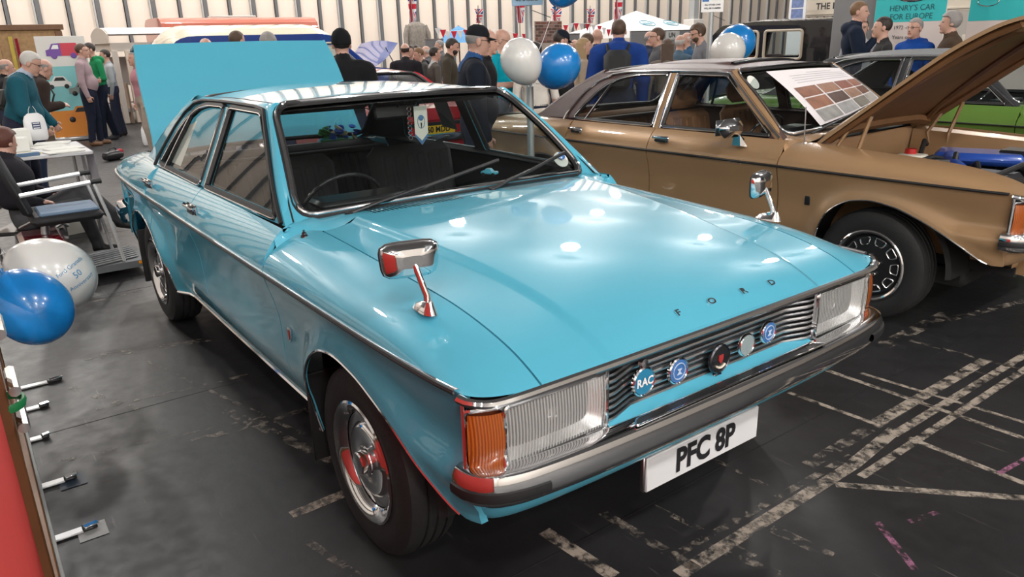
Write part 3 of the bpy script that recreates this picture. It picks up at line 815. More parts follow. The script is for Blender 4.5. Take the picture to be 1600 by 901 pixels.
    # ---- wing mirrors / door mirror
    for q in cfg.get('wing_mirrors', ()):
        (bx, by, bz_), (hx_, hy, hz_), ang = q
        sg = 1 if by > 0 else -1
        bs = MB().hull([(bx+dx, by+dy, bz_+dz) for dx, dy, dz in [(.075*math.cos(a)*(1 if math.cos(a) < 0 else .5), .021*math.sin(a), -.008) for a in np.linspace(0, 6.28, 16)]+[(-.008+.05*math.cos(a)*(1 if math.cos(a) < 0 else .6), .015*math.sin(a), .008) for a in np.linspace(0, 6.28, 12)]+[(.008+.014*math.cos(a), .011*math.sin(a), .026) for a in np.linspace(0, 6.28, 8)]])
        mo = bs.build('wing_mirror', CHROME, root)
        joint = np.array([hx_, hy, hz_])
        MB().tube([(bx+.008, by, bz_+.005), (bx-.002, by, bz_+.04), joint+np.array([.028, 0, -.012]), joint+np.array([.014, 0, 0])], [.013, .0095, .0085, .012], 10).build('mirror_stem', CHROME, mo)
        R = rotz(ang)
        hd = MB()
        n = 28
        rings = []
        for (sc, dx) in ((.35, .032), (.72, .029), (.92, .018), (1.0, .004), (1.0, -.006)):
            ring = []
            for a in np.linspace(0, 2*math.pi, n, endpoint=False):
                ca, sa = math.cos(a), math.sin(a); k = (abs(ca)**5+abs(sa)**5)**(-1/5)
                ring.append((dx, .077*sc*k*ca*(1+.06*sa), .047*sc*k*sa))
            rings.append(ring)
        hd.grid(rings, 0, False, True); hd.add(rings[0], [tuple(range(n))])
        hd.xf(R, joint)
        ho = hd.build('mirror_shell', CHROME, mo)
        MB().add(rings[-1], [tuple(range(n))]).xf(R, joint).build('mirror_glass', mat('mirror_silver', (.75, .78, .8), .02, 1.0), mo, smooth=False)
        MB().tube(np.array(rings[-1]) @ R.T+joint, .0035, 6, True).build('mirror_rim', BLACKR, mo)
    for q in cfg.get('door_mirrors', ()):
        bx, sg = q
        mo = MB().hull([(bx+dx, sg*(.86+dy), .93+dz) for dx, dy, dz in ((-.05, 0, -.02), (.05, 0, -.02), (-.03, .05, -.01), (.03, .05, -.01), (-.025, .05, .06), (.02, .05, .06), (-.03, 0, .03), (.02, 0, .03))]).build('door_mirror', CHROME, root)
        MB().box((bx+.01, sg*.985, 1.035), (.085, .19, .115), bev=.042, R=rotz(sg*.2)).build('mirror_shell', CHROME, mo)
        MB().box((bx-.03, sg*.985, 1.035), (.006, .165, .095), bev=.002, R=rotz(sg*.2)).build('mirror_glass', mat('mirror_silver', (.75, .78, .8), .02, 1.0), mo)
    # ---- wipers
    for (y0, y1) in cfg.get('wipers', ((-.53, .06), (.07, .52))):
        a = ws_pt(y0/.70, -.06)+np.array([.03, 0, .012]); tip = ws_pt(y1/.70, .13)+np.array([.03, 0, .024])
        wo = MB().lathe([(0, .034), (.016, .032), (.019, .0)], 14, a-np.array([0, 0, .015])).build('wiper', BLACKP, root)
        m = a+(tip-a)*.55+np.array([.01, 0, .012])
        MB().tube([a+np.array([0, 0, .012]), a+(tip-a)*.2+np.array([0.01, 0, .016]), m], [.013, .011, .008], 8, flat=.6).build('wiper_arm', BLACKP, wo)
        MB().tube([a+(tip-a)*.25+np.array([-.02, 0, .006]), m-np.array([.004, 0, .006]), tip+(tip-a)*.18], .008, 6).build('wiper_blade', BLACKR, wo)
    # ---- wheels, wells, underside
    for x, t in ((1.385, .757), (-1.385, .765)):
        for sg in (-1, 1):
            wheel(root, x, sg*t, sg, cfg['wheels'])
            R = np.array([[1.0, 0, 0], [0, 0, sg], [0, -sg, 0]])
            MB().lathe([(.40, .80), (.42, .78), (.42, .55), (.30, .52), (.05, .52)], 30, (x, 0, .315), R, a0=math.pi if sg > 0 else 0.0, a1=2*math.pi if sg > 0 else math.pi).build('wheel_well', DARK, root)
            if cfg.get('mudflaps'):
                MB().box((x-.345, sg*.775, .34), (.012, .20, .34), bev=.004).build('mud_flap', BLACKR, root)
    MB().box((-.15, 0, .27), (3.9, 1.18, .10), bev=.02).build('underbody', DARK, root)
    for sg in (-1, 1):
        MB().box((.03, sg*.66, .29), (1.9, .24, .06), bev=.01).build('floor_side', DARK, root)
    # ---- cabin
    cab = MB()
    cab.box((-.35, 0, .33), (2.2, 1.45, .02))
    cab.box((.80, 0, .62), (.03, 1.42, .62))
    cab.box((-1.42, 0, .62), (.03, 1.40, .62))
    cab.build('cabin_floor', IN, root, smooth=False)
    for sg in (-1, 1):
        MB().grid([[(x, sg*(.772-.02*0), .30), (x, sg*.775, .90), (x, sg*(float(_gy0(x))-.025), .955), (x, sg*(float(_gy0(x))-.005), .962)] for x in np.linspace(.76, -1.42, 12)]).build('door_card', IN, root)
    MB().box((-1.48, 0, .925), (.46, 1.36, .03), bev=.008).build('parcel_shelf', IN, root)
    for y in (-.36, .36):
        seat(root, -.02, y, .52, cfg['seat'], head=cfg.get('headrests', True))
    seat(root, -.98, 0, 1.30, cfg['seat'], back=.56, head=False, rake=.32)
    dash = MB()
    ys3 = np.linspace(-.69, .69, 15)
    dash.grid([[(.78, y, .945), (.62, y, .962), (.50, y, .955), (.455, y, .925), (.47, y, .80), (.56, y, .62)] for y in ys3])
    dash.build('dashboard', BLACKP, root)
    MB().box((.50, -.36, .972), (.16, .40, .035), bev=.015).build('instrument_hood', BLACKP, root)
    sw = MB()
    Rw = roty(-math.radians(62))
    a = np.linspace(0, 2*math.pi, 40, endpoint=False)
    ctr = np.array([.30, -.36, .885])
    sw.tube(np.stack([.195*np.cos(a), .195*np.sin(a), 0*a], 1) @ Rw.T+ctr, .0085, 8, True)
    so = sw.build('steering_wheel', mat('wheel_rim_black', (.03, .03, .032), .12, coat=1.0), root)
    sp = MB()
    for k in (0.15, math.pi-.15, ):
        sp.tube(np.array([(.02*math.cos(k), .02*math.sin(k), -.02), (.19*math.sin(k)*0+.05, .19*math.cos(k), -.005)]) @ Rw.T+ctr, .010, 6, flat=.5)
    sp.lathe([(0, .0), (.05, -.005), (.055, -.03), (.03, -.05), (.025, -.22)], 20, ctr, Rw)
    sp.build('wheel_spokes', BLACKP, so)
    rm = MB().box((.20, 0, 1.285), (.02, .24, .065), bev=.015, R=roty(-.15)).build('rear_view_mirror', BLACKP, root)
    MB().tube([(.20, 0, 1.30), (.25, 0, 1.35)], .006, 6).build('mirror_arm', BLACKP, rm)
    for sg in (-1, 1):
        MB().box((.18, sg*.33, 1.335), (.16, .42, .018), bev=.006, R=roty(-.35)).build('sun_visor', mat('headlining_'+cfg['key'], cfg['lining'], .9), root)
    return root
# ================================================================ car materials and the cars
LENS = mat('ribbed_lens', (.70, .70, .68), .12, coat=.6)
def _rib():
    nt = LENS.node_tree; N = nt.nodes.new; L = nt.links.new
    b = nt.nodes['Principled BSDF']; tr = N('ShaderNodeBsdfTransparent'); mx = N('ShaderNodeMixShader'); mx.inputs[0].default_value = .5
    tc = N('ShaderNodeTexCoord'); wv = N('ShaderNodeTexWave'); wv.bands_direction = 'Y'; wv.inputs['Scale'].default_value = 34
    bp = N('ShaderNodeBump'); bp.inputs['Strength'].default_value = 1.0; bp.inputs['Distance'].default_value = .004
    L(tc.outputs['Object'], wv.inputs['Vector']); L(wv.outputs['Fac'], bp.inputs['Height']); L(bp.outputs['Normal'], b.inputs['Normal'])
    mr = N('ShaderNodeMapRange'); mr.inputs['To Min'].default_value = .25; mr.inputs['To Max'].default_value = .62
    L(wv.outputs['Fac'], mr.inputs['Value']); L(mr.outputs['Result'], mx.inputs[0])
    L(tr.outputs[0], mx.inputs[1]); L(b.outputs[0], mx.inputs[2]); L(mx.outputs[0], nt.nodes['Material Output'].inputs[0])
_rib()
AMBERR = stripe_mat('amber_ribbed', (.26, .045, .004), (.40, .10, .008), 45, 'Y', rough=.12, coat=1.0)
CHROMEB = mat('bright_bar', (.62, .62, .63), .28, 1.0)
STEELB = mat('satin_bar', (.28, .28, .29), .35, 1.0)
def paint(name, col, flake=0.0, rough=.38):
    m = mat(name, col, rough, 0.0, 1.0, spec=.12, coat_r=.02)
    if flake:
        m.node_tree.nodes['Principled BSDF'].inputs['Metallic'].default_value = flake
    return m
BLUE = paint('sky_blue_paint', (.085, .39, .53))
GOLD = paint('bronze_gold_paint', (.38, .235, .125), .18, .34)
GREEN = paint('apple_green_paint', (.10, .19, .035))
RED = paint('red_paint', (.42, .012, .02))
VINYL = mat('brown_vinyl', (.075, .036, .032), .5, bump=.25, bscale=220)
VINYLB = mat('black_vinyl', (.02, .022, .026), .5, bump=.25, bscale=220)
CLOTH = mat('black_cloth', (.012, .012, .013), .9)
BROWN = mat('brown_leather', (.19, .065, .035), .42, bump=.1)
BROWNC = mat('brown_cloth', (.26, .12, .055), .8)
letters_y = [at_x(px, py, 2.066)[1] for px, py in ((1058, 514), (1110, 497), (1159, 480), (1203, 465))]
hR = at_y(640, 405, -.785); hL = at_y(1187, 288, .785)
bR = at_y(668, 481, -.765); bL = at_y(1207, 340, .765)
blue_cfg = dict(key='blue', paint=BLUE, roof=BLUE, interior=CLOTH, seat=CLOTH, lining=(.03, .03, .032), wheels='cap', letters=letters_y, reg='PFC 8P',
                boot_open=math.radians(64), lid_under=BLUE, headrests=False, mudflaps=True,
                wing_mirrors=[((bR[0], -.765, .915), tuple(hR), math.radians(-14)), ((bL[0], .765, .915), tuple(hL), math.radians(14))])
blue_car = make_car('saloon_car', 'sky blue saloon with open boot lid and chrome wing mirrors', (0, 0, 0), 0, blue_cfg)
# badges fixed to the blue car's grille
def grille_badge(px, py, r, face, rim, kind, parent):
    c = at_x(px, py, 2.112); R = roty(math.pi/2)
    o = np.array([2.088, c[1], c[2]])
    b = MB().lathe([(0, .008), (r*.86, .008), (r*.92, .012), (r, .008), (r, .001)], 28, o, R)
    bo = b.build('grille_badge', rim, parent)
    MB().lathe([(0, .0105), (r*.86, .0095)], 28, o, R).build('badge_face', face, bo)
    q = o+np.array([.0115, 0, 0]); ux, uy = (0, 1.0, 0), (0, 0, 1.0)
    if kind == 'rac':
        add_text(MB(), 'RAC', r*.78, q, ux, uy, bold=.001, sx=.95).build('badge_lettering', WHITE, bo, smooth=False)
        MB().lathe([(0, .012), (.012, .010), (.016, 0), (.012, -.004)], 14, o+np.array([0, 0, r+.012]), R).build('badge_crown', CHROME, bo)
    elif kind == 'crest':
        MB().plate([(-.010, .012), (.010, .012), (.010, -.004), (0, -.016), (-.010, -.004)], (), lambda u, v, d: (q[0]+.001+d, q[1]+u, q[2]+v+.002), -.002).build('badge_shield', mat('badge_red', (.35, .03, .03), .3), bo, smooth=False)
        MB().tube([q+np.array([.001, .026*math.sin(a), -.026*math.cos(a)]) for a in np.linspace(-.8, .8, 9)], .0035, 6).build('badge_scroll', mat('badge_cream', (.7, .62, .5), .4), bo)
        MB().box(o+np.array([0, 0, -r-.012]), (.012, .036, .022), bev=.004).build('badge_foot', mat('dark_steel', (.08, .08, .09), .3, 1.0), bo)
    elif kind == 'ring':
        MB().tube([q+np.array([.0, r*.6*math.cos(a), r*.6*math.sin(a)]) for a in np.linspace(0, 2*math.pi, 20, endpoint=False)], .0016, 5, True).build('badge_ring', mat('badge_pale', (.45, .55, .7), .4), bo)
        MB().plate([(-.010, .008), (.010, .008), (.003, 0), (.010, -.010), (-.010, -.010), (-.003, 0)], (), lambda u, v, d: (q[0]+.0005+d, q[1]+u, q[2]+v), .001).build('badge_mark', mat('badge_pale', (.45, .55, .7), .4), bo, smooth=False)
B_BLUE = mat('badge_blue', (.05, .16, .42), .25, coat=1); B_TEAL = mat('badge_teal', (.02, .20, .36), .25, coat=1); B_GREY = mat('badge_grey', (.26, .32, .33), .3, coat=1); B_BLACK = mat('badge_black', (.012, .012, .014), .25, coat=1)
grille_badge(1013, 599, .043, B_TEAL, CHROME, 'rac', blue_car)
grille_badge(1067, 582, .040, B_BLUE, CHROME, 'ring', blue_car)
grille_badge(1132, 563, .046, B_BLACK, mat('dark_steel', (.08, .08, .09), .3, 1.0), 'crest', blue_car)
grille_badge(1174, 541, .037, B_GREY, CHROME, 'plain', blue_car)
grille_badge(1208, 521, .037, B_BLUE, CHROME, 'ring', blue_car)
# shield badge low on the front wing, aerial base, fuel flap, tax disc, pennant, things on the shelf
for sg in (-1, 1):
    wq = at_y(448, 524, -.868); q = (wq[0], sg*(low_y(wq[0], wq[2])+.003), wq[2])
    MB().plate(fillet([(-.012, .028), (.012, .028), (.012, -.012), (0, -.03), (-.012, -.012)], .004, 3), (), lambda u, v, d: (q[0]+u, q[1]+sg*d, q[2]+v), .006).build('wing_badge', CHROME, blue_car)
    MB().plate(fillet([(-.008, .020), (.008, .020), (.008, -.008), (0, -.02), (-.008, -.008)], .003, 3), (), lambda u, v, d: (q[0]+u, q[1]+sg*(.0065+d), q[2]+v), .001).build('badge_inlay', mat('badge_red', (.35, .03, .03), .3), blue_car)
ab = at_y(476, 372, -.745)
MB().lathe([(.019, 0), (.019, .004), (.014, .008), (.0135, .014), (.009, .018), (.0085, .024), (.004, .028), (.004, .034), (0, .035)], 18, (ab[0], -.745, ab[2]-.004)).build('aerial_base', mat('dark_chrome', (.25, .25, .26), .12, 1.0), blue_car)
ff = (-1.93, -(float(W_(-1.93))-.012), .72)
MB().tube([(ff[0]+u, ff[1], ff[2]+v) for u, v in fillet([(-.07, -.07), (.07, -.07), (.07, .07), (-.07, .07)], .02, 4)], .003, 5, True).build('fuel_flap_edge', BLUE, blue_car)
pn = empty('pennant', label='cream club pennant with blue tip hanging behind the windscreen', cat='pennant')
pc0 = at_x(653, 165, .22)
PX, PY, PZ = .24, pc0[1], pc0[2]
MB().plate([(-.035, 0), (.035, 0), (.035, -.135), (0, -.175), (-.035, -.135)], (), lambda u, v, d: (PX+d, PY+u, PZ+v), -.002).build('pennant_cloth', mat('pennant_cream', (.62, .62, .56), .8), pn, smooth=False)
MB().plate([(-.036, -.125), (0, -.160), (.036, -.125), (.036, -.137), (0, -.180), (-.036, -.137)], (), lambda u, v, d: (PX+.001+d, PY+u, PZ+v), -.004).build('pennant_border', mat('pennant_blue', (.07, .16, .32), .7), pn, smooth=False)
MB().tube([(PX+.002, PY+.019*math.cos(a), PZ-.072+.03*math.sin(a)) for a in np.linspace(0, 2*math.pi, 24, endpoint=False)], .0012, 5, True).build('pennant_crest', mat('pennant_blue', (.07, .16, .32), .7), pn)
MB().lathe([(0, .001), (.012, .0005), (.013, 0)], 18, (PX+.0012, PY, PZ-.055), np.diag([1.0, 1, 1]) @ roty(math.pi/2)).build('pennant_oval', mat('pennant_blue', (.07, .16, .32), .7), pn)
MB().plate([(-.004, .012), (.004, .012), (.002, -.012), (-.002, -.012)], (), lambda u, v, d: (PX+.0014, PY+u, PZ-.088+v)).build('pennant_mark', INK, pn, smooth=False)
MB().tube([(PX, PY-.03, PZ), (PX, PY, PZ+.03), (PX, PY+.03, PZ)], .0015, 5).build('pennant_cord', mat('pennant_blue', (.07, .16, .32), .7), pn)
k0 = np.array([.23, pc0[1]-.055, PZ-.01])
kc = MB()
for k in range(7): kc.tube([k0+np.array([.0, .010*math.cos(a), -.022*k+.010*math.sin(a)]) for a in np.linspace(0, 2*math.pi, 12, endpoint=False)], .0022, 5, True)
tag(kc.build('mirror_chain', CHROME), 'small chain of rings hanging from the rear view mirror', 'chain')
# bunch of blue and cream flowers on the parcel shelf
FY = at_x(528, 193, -1.5)[1]
fw = empty('flower_bunch', (-1.50, FY, .94), 0, 'bunch of blue and cream cloth flowers on the rear parcel shelf', 'flowers')
FB = mat('petal_blue', (.03, .10, .45), .7); FC = mat('petal_cream', (.6, .55, .35), .7); FG = mat('leaf_green', (.05, .25, .06), .7)
rnd = random.Random(3)
for k in range(26):
    p = np.array([rnd.uniform(-.06, .06), rnd.uniform(-.14, .12), rnd.uniform(.03, .10)])
    fm = MB(); r = rnd.uniform(.022, .034)
    fm.lathe([(0, .0), (r*.5, .004), (r, .016), (r*.8, .020), (r*.3, .008), (0, .006)], 9, p, rotx(rnd.uniform(-.9, .9)) @ roty(rnd.uniform(-.3, .9)))
    fm.build('flower', FG if p[1] < -.09 else (FC if rnd.random() < .35 else FB), fw)
MB().box((0, 0, .015), (.10, .24, .03), bev=.01).build('flower_base', FG, fw)
tc_ = at_z(765, 271, .975)
ty = empty('toy_car', (tc_[0], tc_[1], .966), .5, 'tiny pale blue model saloon on the dashboard behind the windscreen', 'toy car')
tm = MB().box((0, 0, .014), (.085, .036, .015), bev=.005); tm.hull([(-.025, -.015, .02), (.02, -.015, .02), (-.025, .015, .02), (.02, .015, .02), (-.014, -.012, .034), (.006, -.012, .034), (-.014, .012, .034), (.006, .012, .034)])
tm.build('toy_body', BLUE, ty)
for x in (-.026, .026):
    for s in (-1, 1): MB().lathe([(0, .003), (.008, .003), (.008, -.003), (0, -.003)], 12, (x, s*.017, .008), rotx(math.pi/2)).build('toy_wheel', BLACKR, ty)
td = ws_pt(.90, .16)
tx = MB().lathe([(0, .001), (.040, .001), (.040, 0)], 24, td+np.array([-.014, 0, -.010]), roty(math.radians(52))).build('tax_disc', mat('paper_white', (.72, .72, .68), .8), blue_car)
MB().lathe([(0, .003), (.016, .003), (.02, .0012)], 20, td+np.array([-.014, 0, -.010])+np.array([.004, .0, .018]), roty(math.radians(52))).build('disc_mark', B_BLUE, blue_car)
sh = gh(-1); sl_ = gh(1)
MB().plate([(-.44, .30), (-.60, .34), (-.56, .86), (-.40, .86)], (), lambda u, v, d: sl_(u, v, .022+d)).build('window_notice', mat('paper_grey', (.30, .31, .32), .8), blue_car, smooth=False)
MB().plate([(-.99, .10), (-.78, .10), (-.74, .70), (-.90, .62)], (), lambda u, v, d: sh(u, v, .022+d)).build('window_notice', mat('paper_white', (.72, .72, .68), .8), blue_car, smooth=False)

# ---- bronze saloon next to it: open hood, vinyl roof
HUND = mat('hood_underside', (.16, .075, .03), .5, var=.35, vscale=5, bump=.1)
def gold_under(H):
    "inner frame of the raised hood (local to its hinge)"
    u = MB()
    G = [[(x, y, hood_z(min(2.1, x+.90), min(abs(y), .66))-.95-.022-.0*abs(y)) for y in np.linspace(-.65, .65, 15)] for x in np.linspace(.02, 1.18, 16)]
    u.grid(G); u.build('hood_lining', HUND, H)
    rib = lambda pts, w, h: MB().tube([(x, y, hood_z(min(2.1, x+.90), min(abs(y), .66))-.95-.03) for x, y in pts], w, 6, flat=h).build('hood_rib', HUND, H)
    rib([(x, .615) for x in np.linspace(.04, 1.16, 10)], .035, .7); rib([(x, -.615) for x in np.linspace(.04, 1.16, 10)], .035, .7)
    rib([(.07, y) for y in np.linspace(-.6, .6, 10)], .04, .7); rib([(1.13, y) for y in np.linspace(-.6, .6, 10)], .04, .7)
    rib([(.07+1.05*t, -.58+.40*t) for t in np.linspace(0, 1, 8)], .028, .7); rib([(.07+1.05*t, .58-.40*t) for t in np.linspace(0, 1, 8)], .028, .7)
gp = (-.123, 3.147, 0); grz = .0264
gold_cfg = dict(key='gold', paint=GOLD, roof=VINYL, interior=mat('dark_brown_trim', (.05, .025, .018), .8), seat=BROWNC, lining=(.05, .04, .035), wheels='sport', hood_open=math.radians(41), under=gold_under,
                pillar=VINYL, pillar_paint=GOLD, sunroof=True, door_mirrors=[(.50, -1), (.50, 1)], strip=BLACKR, drip=CHROME)
gold_car = make_car('saloon_car', 'bronze saloon with brown vinyl roof and raised hood', gp, grz, gold_cfg)
for sg in (-1, 1):
    MB().grid([[(x, sg*.672, float(GAP_(min(2.1, max(.78, x))))-.012), (x, sg*.60, float(GAP_(min(2.1, max(.78, x))))-.03), (x, sg*.57, .70), (x, sg*.55, .35)] for x in np.linspace(.88, 2.08, 16)]).build('engine_bay_side', GOLD, gold_car)
MB().grid([[(.875, y, .94), (.87, y, .80), (.87, y, .35)] for y in np.linspace(-.62, .62, 9)]).build('engine_bulkhead', GOLD, gold_car)
MB().grid([[(2.07, y, .80), (2.04, y, .78), (2.03, y, .40)] for y in np.linspace(-.64, .64, 9)]).build('radiator_panel', GOLD, gold_car)
MB().box((1.45, 0, .36), (1.15, 1.14, .05)).build('engine_bay_floor', DARK, gold_car)
MB().box((1.48, .0, .62), (.62, .34, .30), bev=.05).build('engine_block', mat('engine_black', (.02, .02, .022), .5), gold_car)
ac = MB().box((1.42, .36, .80), (.50, .30, .075), bev=.03, R=rotz(.35)).build('air_cleaner', mat('engine_blue', (.02, .07, .35), .3, coat=.6), gold_car)
MB().tube([(1.30, .22, .80), (1.36, .08, .79), (1.48, -.06, .77)], [.045, .045, .05], 12).build('air_intake', mat('engine_blue', (.02, .07, .35), .3, coat=.6), ac)
MB().box((1.10, .16, .745), (.20, .16, .13), bev=.03).build('washer_bottle', mat('milky_plastic', (.62, .60, .52), .4), gold_car)
MB().lathe([(0, .028), (.033, .026), (.036, .0), (.036, -.01)], 18, (1.08, .17, .815)).build('bottle_cap', mat('cap_red', (.5, .02, .02), .4), gold_car)
MB().box((1.66, .46, .76), (.28, .18, .19), bev=.01).build('battery', BLACKP, gold_car)
MB().box((1.95, 0, .68), (.06, .62, .22), bev=.015).build('radiator', BLACKP, gold_car)
rnd = random.Random(11)
for k in range(9):
    a = np.array([rnd.uniform(1.0, 1.9), rnd.uniform(-.5, .5), rnd.uniform(.70, .82)]); b = np.array([rnd.uniform(1.0, 1.9), rnd.uniform(-.5, .5), rnd.uniform(.70, .84)])
    MB().tube([a, (a+b)/2+np.array([0, 0, .06]), b], .016, 7).build('engine_hose', BLACKR, gold_car)
for sg in (-1, 1):
    for dx in (0, .10):
        MB().tube([(1.02+dx, sg*.60, .80), (.98+dx*1.4, sg*.60, .90), (1.06+dx*1.2, sg*.60, 1.045+dx*.7)], .012, 6).build('hood_hinge', GOLD, gold_car)
MB().box((.985, -(low_y(.985, .635)+.002), .635), (.035, .006, .055), bev=.003).build('wing_badge', BLACKP, gold_car)
aer = MB().tube([(.86, -.74, .93), (.85, -.74, 1.16)], .004, 6).build('aerial', STEEL, gold_car)
MB().lathe([(0, .002), (.052, .002), (.052, 0)], 26, ws_pt(-.87, .80)+np.array([-.012, 0, -.012]), roty(math.radians(52))).build('screen_sticker', mat('paper_white', (.72, .72, .68), .8), gold_car)
# printed sheet of restoration photographs lying on the bronze car's windscreen
lf = empty('photo_sheet', gp, grz, 'large white sheet of restoration photographs laid on the windscreen', 'poster')
def wsn(u, v, d):
    p = ws_pt(u, v); return p+np.array([.6, 0, .8])*(.014+d)
PW = mat('sheet_white', (.80, .76, .78), .7)
quad = [(-.66, .90), (.95, .87), (.93, .28), (-.57, .03)]
def sq(a, b, d=0.0):
    p = [np.array(q) for q in quad]
    return wsn(*((1-a)*(1-b)*p[3]+a*(1-b)*p[2]+a*b*p[1]+(1-a)*b*p[0]), d)
MB().grid([[sq(a, b) for b in np.linspace(0, 1, 9)] for a in np.linspace(0, 1, 11)]).build('sheet', PW, lf)
cols = [(.22, .09, .05), (.30, .15, .09), (.24, .08, .05), (.30, .12, .07), (.28, .13, .08), (.10, .06, .05), (.33, .19, .13), (.16, .07, .04), (.30, .30, .29), (.34, .34, .34), (.22, .20, .17), (.40, .37, .34)]
for k in range(12):
    i, j = k % 4, k//4
    a0, a1 = .06+i*.235, .06+i*.235+.215; b1 = .62-j*.205; b0 = b1-.185
    MB().grid([[sq(a, b, .002) for b in np.linspace(b0, b1, 4)] for a in np.linspace(a0, a1, 4)]).build('photo', mat('print_%d' % k, cols[k], .5, var=.6, vscale=14), lf)
for k in range(5):
    MB().grid([[sq(a, b, .002) for b in (.70+.05*k, .708+.05*k)] for a in np.linspace(.14 if k < 4 else .35, .90 if k < 4 else .7, 6)]).build('text_line', mat('print_grey', (.35, .34, .36), .7), lf)
# ---- green saloon beyond
green_cfg = dict(key='green', paint=GREEN, roof=VINYLB, interior=CLOTH, seat=CLOTH, lining=(.03, .03, .03), wheels='cap', strip=CHROME, drip=CHROME, pillar=VINYLB, pillar_paint=VINYLB)
green_car = make_car('saloon_car', 'green saloon with black vinyl roof and plain closed hood', (.05, 6.05, 0), .03, green_cfg)
MB().plate([(-.05, .08), (-.20+.02, .08), (-.20+.02, .55), (-.05, .55)], (), lambda u, v, d: gh(-1)(u*1.6, v, .022+d)).build('window_notice', mat('notice_mint', (.45, .62, .58), .7), green_car, smooth=False)
# ================================================================ people: one continuous surface each, grown from a field of limbs
def surface_nets(D, ax):
    xs, ys, zs = ax
    ins = D < 0
    c = ins.astype(np.int8)
    cnt = sum(c[i:c.shape[0]-1+i, j:c.shape[1]-1+j, k:c.shape[2]-1+k] for i in (0, 1) for j in (0, 1) for k in (0, 1))
    act = (cnt > 0) & (cnt < 8)
    I = np.argwhere(act); idx = -np.ones(act.shape, np.int64); idx[act] = np.arange(len(I))
    co = np.array([(i, j, k) for i in (0, 1) for j in (0, 1) for k in (0, 1)])
    pos = np.zeros((len(I), 3)); n = np.zeros(len(I))
    dv = [D[I[:, 0]+o[0], I[:, 1]+o[1], I[:, 2]+o[2]] for o in co]
    A = [np.asarray(a) for a in ax]
    cp = [np.stack([A[m][I[:, m]+o[m]] for m in range(3)], 1) for o in co]
    for a in range(8):
        for b in range(a+1, 8):
            if np.abs(co[a]-co[b]).sum() != 1: continue
            m = (dv[a] < 0) != (dv[b] < 0)
            t = dv[a][m]/(dv[a][m]-dv[b][m])
            pos[m] += cp[a][m]+(cp[b][m]-cp[a][m])*t[:, None]; n[m] += 1
    pos /= n[:, None]
    F = []
    for axis in range(3):
        sl0 = [slice(None)]*3; sl1 = [slice(None)]*3
        sl0[axis] = slice(0, -1); sl1[axis] = slice(1, None)
        cr = ins[tuple(sl0)] != ins[tuple(sl1)]
        E = np.argwhere(cr); b, c_ = [(1, 2), (2, 0), (0, 1)][axis]
        E = E[(E[:, b] > 0) & (E[:, c_] > 0) & (E[:, b] < D.shape[b]-1) & (E[:, c_] < D.shape[c_]-1)]
        q = []
        for db, dc in ((-1, -1), (0, -1), (0, 0), (-1, 0)):
            e = E.copy(); e[:, b] += db; e[:, c_] += dc; q.append(idx[e[:, 0], e[:, 1], e[:, 2]])
        q = np.stack(q, 1); fl = ~ins[E[:, 0], E[:, 1], E[:, 2]]
        q[fl] = q[fl][:, ::-1]
        F.append(q)
    return pos, np.concatenate(F), I
def axis_pts(lo, hi, fine, h, hf):
    v = [lo]
    while v[-1] < hi:
        x = v[-1]; v.append(x+(hf if any(a-h <= x <= b for a, b in fine) else h))
    return np.array(v)
class Field:
    "smooth union of limbs; every limb carries the cloth it is covered with"
    def __init__(self): self.p = []; self.fine = []
    def cap(self, a, b, ra, rb, lab, k=.02): self.p.append(('c', np.array(a, float), np.array(b, float), ra, rb, lab, k)); return self
    def ell(self, c, r, lab, R=None, k=.03): self.p.append(('e', np.array(c, float), np.array(r, float), R, None, lab, k)); return self
    def bounds(self):
        lo = np.full(3, 9e9); hi = -lo
        for q in self.p:
            if q[0] == 'c':
                r = max(q[3], q[4]); lo = np.minimum(lo, np.minimum(q[1], q[2])-r); hi = np.maximum(hi, np.maximum(q[1], q[2])+r)
            else:
                r = q[2] if q[3] is None else np.full(3, q[2].max()); lo = np.minimum(lo, q[1]-r); hi = np.maximum(hi, q[1]+r)
        return lo, hi
    def mesh(self, h=.017, hf=.008):
        lo, hi = self.bounds(); lo -= .03; hi += .03
        ax = [axis_pts(lo[m], hi[m], [(f[0][m], f[1][m]) for f in self.fine], h, hf) for m in range(3)]
        sh = tuple(len(a) for a in ax)
        D = np.full(sh, .2); M = np.full(sh, 9.0); L = np.zeros(sh, np.int16)
        for q in self.p:
            if q[0] == 'c': r = max(q[3], q[4])+.06; l = np.minimum(q[1], q[2])-r; u = np.maximum(q[1], q[2])+r
            else: r = (q[2] if q[3] is None else np.full(3, q[2].max()))+.06; l = q[1]-r; u = q[1]+r
            s = tuple(slice(max(0, np.searchsorted(ax[m], l[m])), np.searchsorted(ax[m], u[m])) for m in range(3))
            X = np.stack(np.meshgrid(ax[0][s[0]], ax[1][s[1]], ax[2][s[2]], indexing='ij'), -1)
            if X.size == 0: continue
            if q[0] == 'c':
                ab = q[2]-q[1]; t = np.clip(((X-q[1]) @ ab)/max(1e-9, ab @ ab), 0, 1)
                d = np.linalg.norm(X-q[1]-t[..., None]*ab, axis=-1)-(q[3]+(q[4]-q[3])*t)
            else:
                Y = X-q[1]
                if q[3] is not None: Y = Y @ q[3]
                k0 = np.linalg.norm(Y/q[2], axis=-1); k1 = np.linalg.norm(Y/(q[2]**2), axis=-1)
                d = k0*(k0-1)/np.maximum(k1, 1e-6)
            k = q[6]; a = D[s]
            hh = np.clip(.5+.5*(a-d)/k, 0, 1)
            D[s] = a*(1-hh)+d*hh-k*hh*(1-hh)
            w = d < M[s]; M[s] = np.where(w, d, M[s]); L[s] = np.where(w, q[5], L[s])
        V, F, I = surface_nets(D, ax)
        fi = F[:, 0]
        lab = L[I[:, 0], I[:, 1], I[:, 2]][fi]
        return V, F, lab
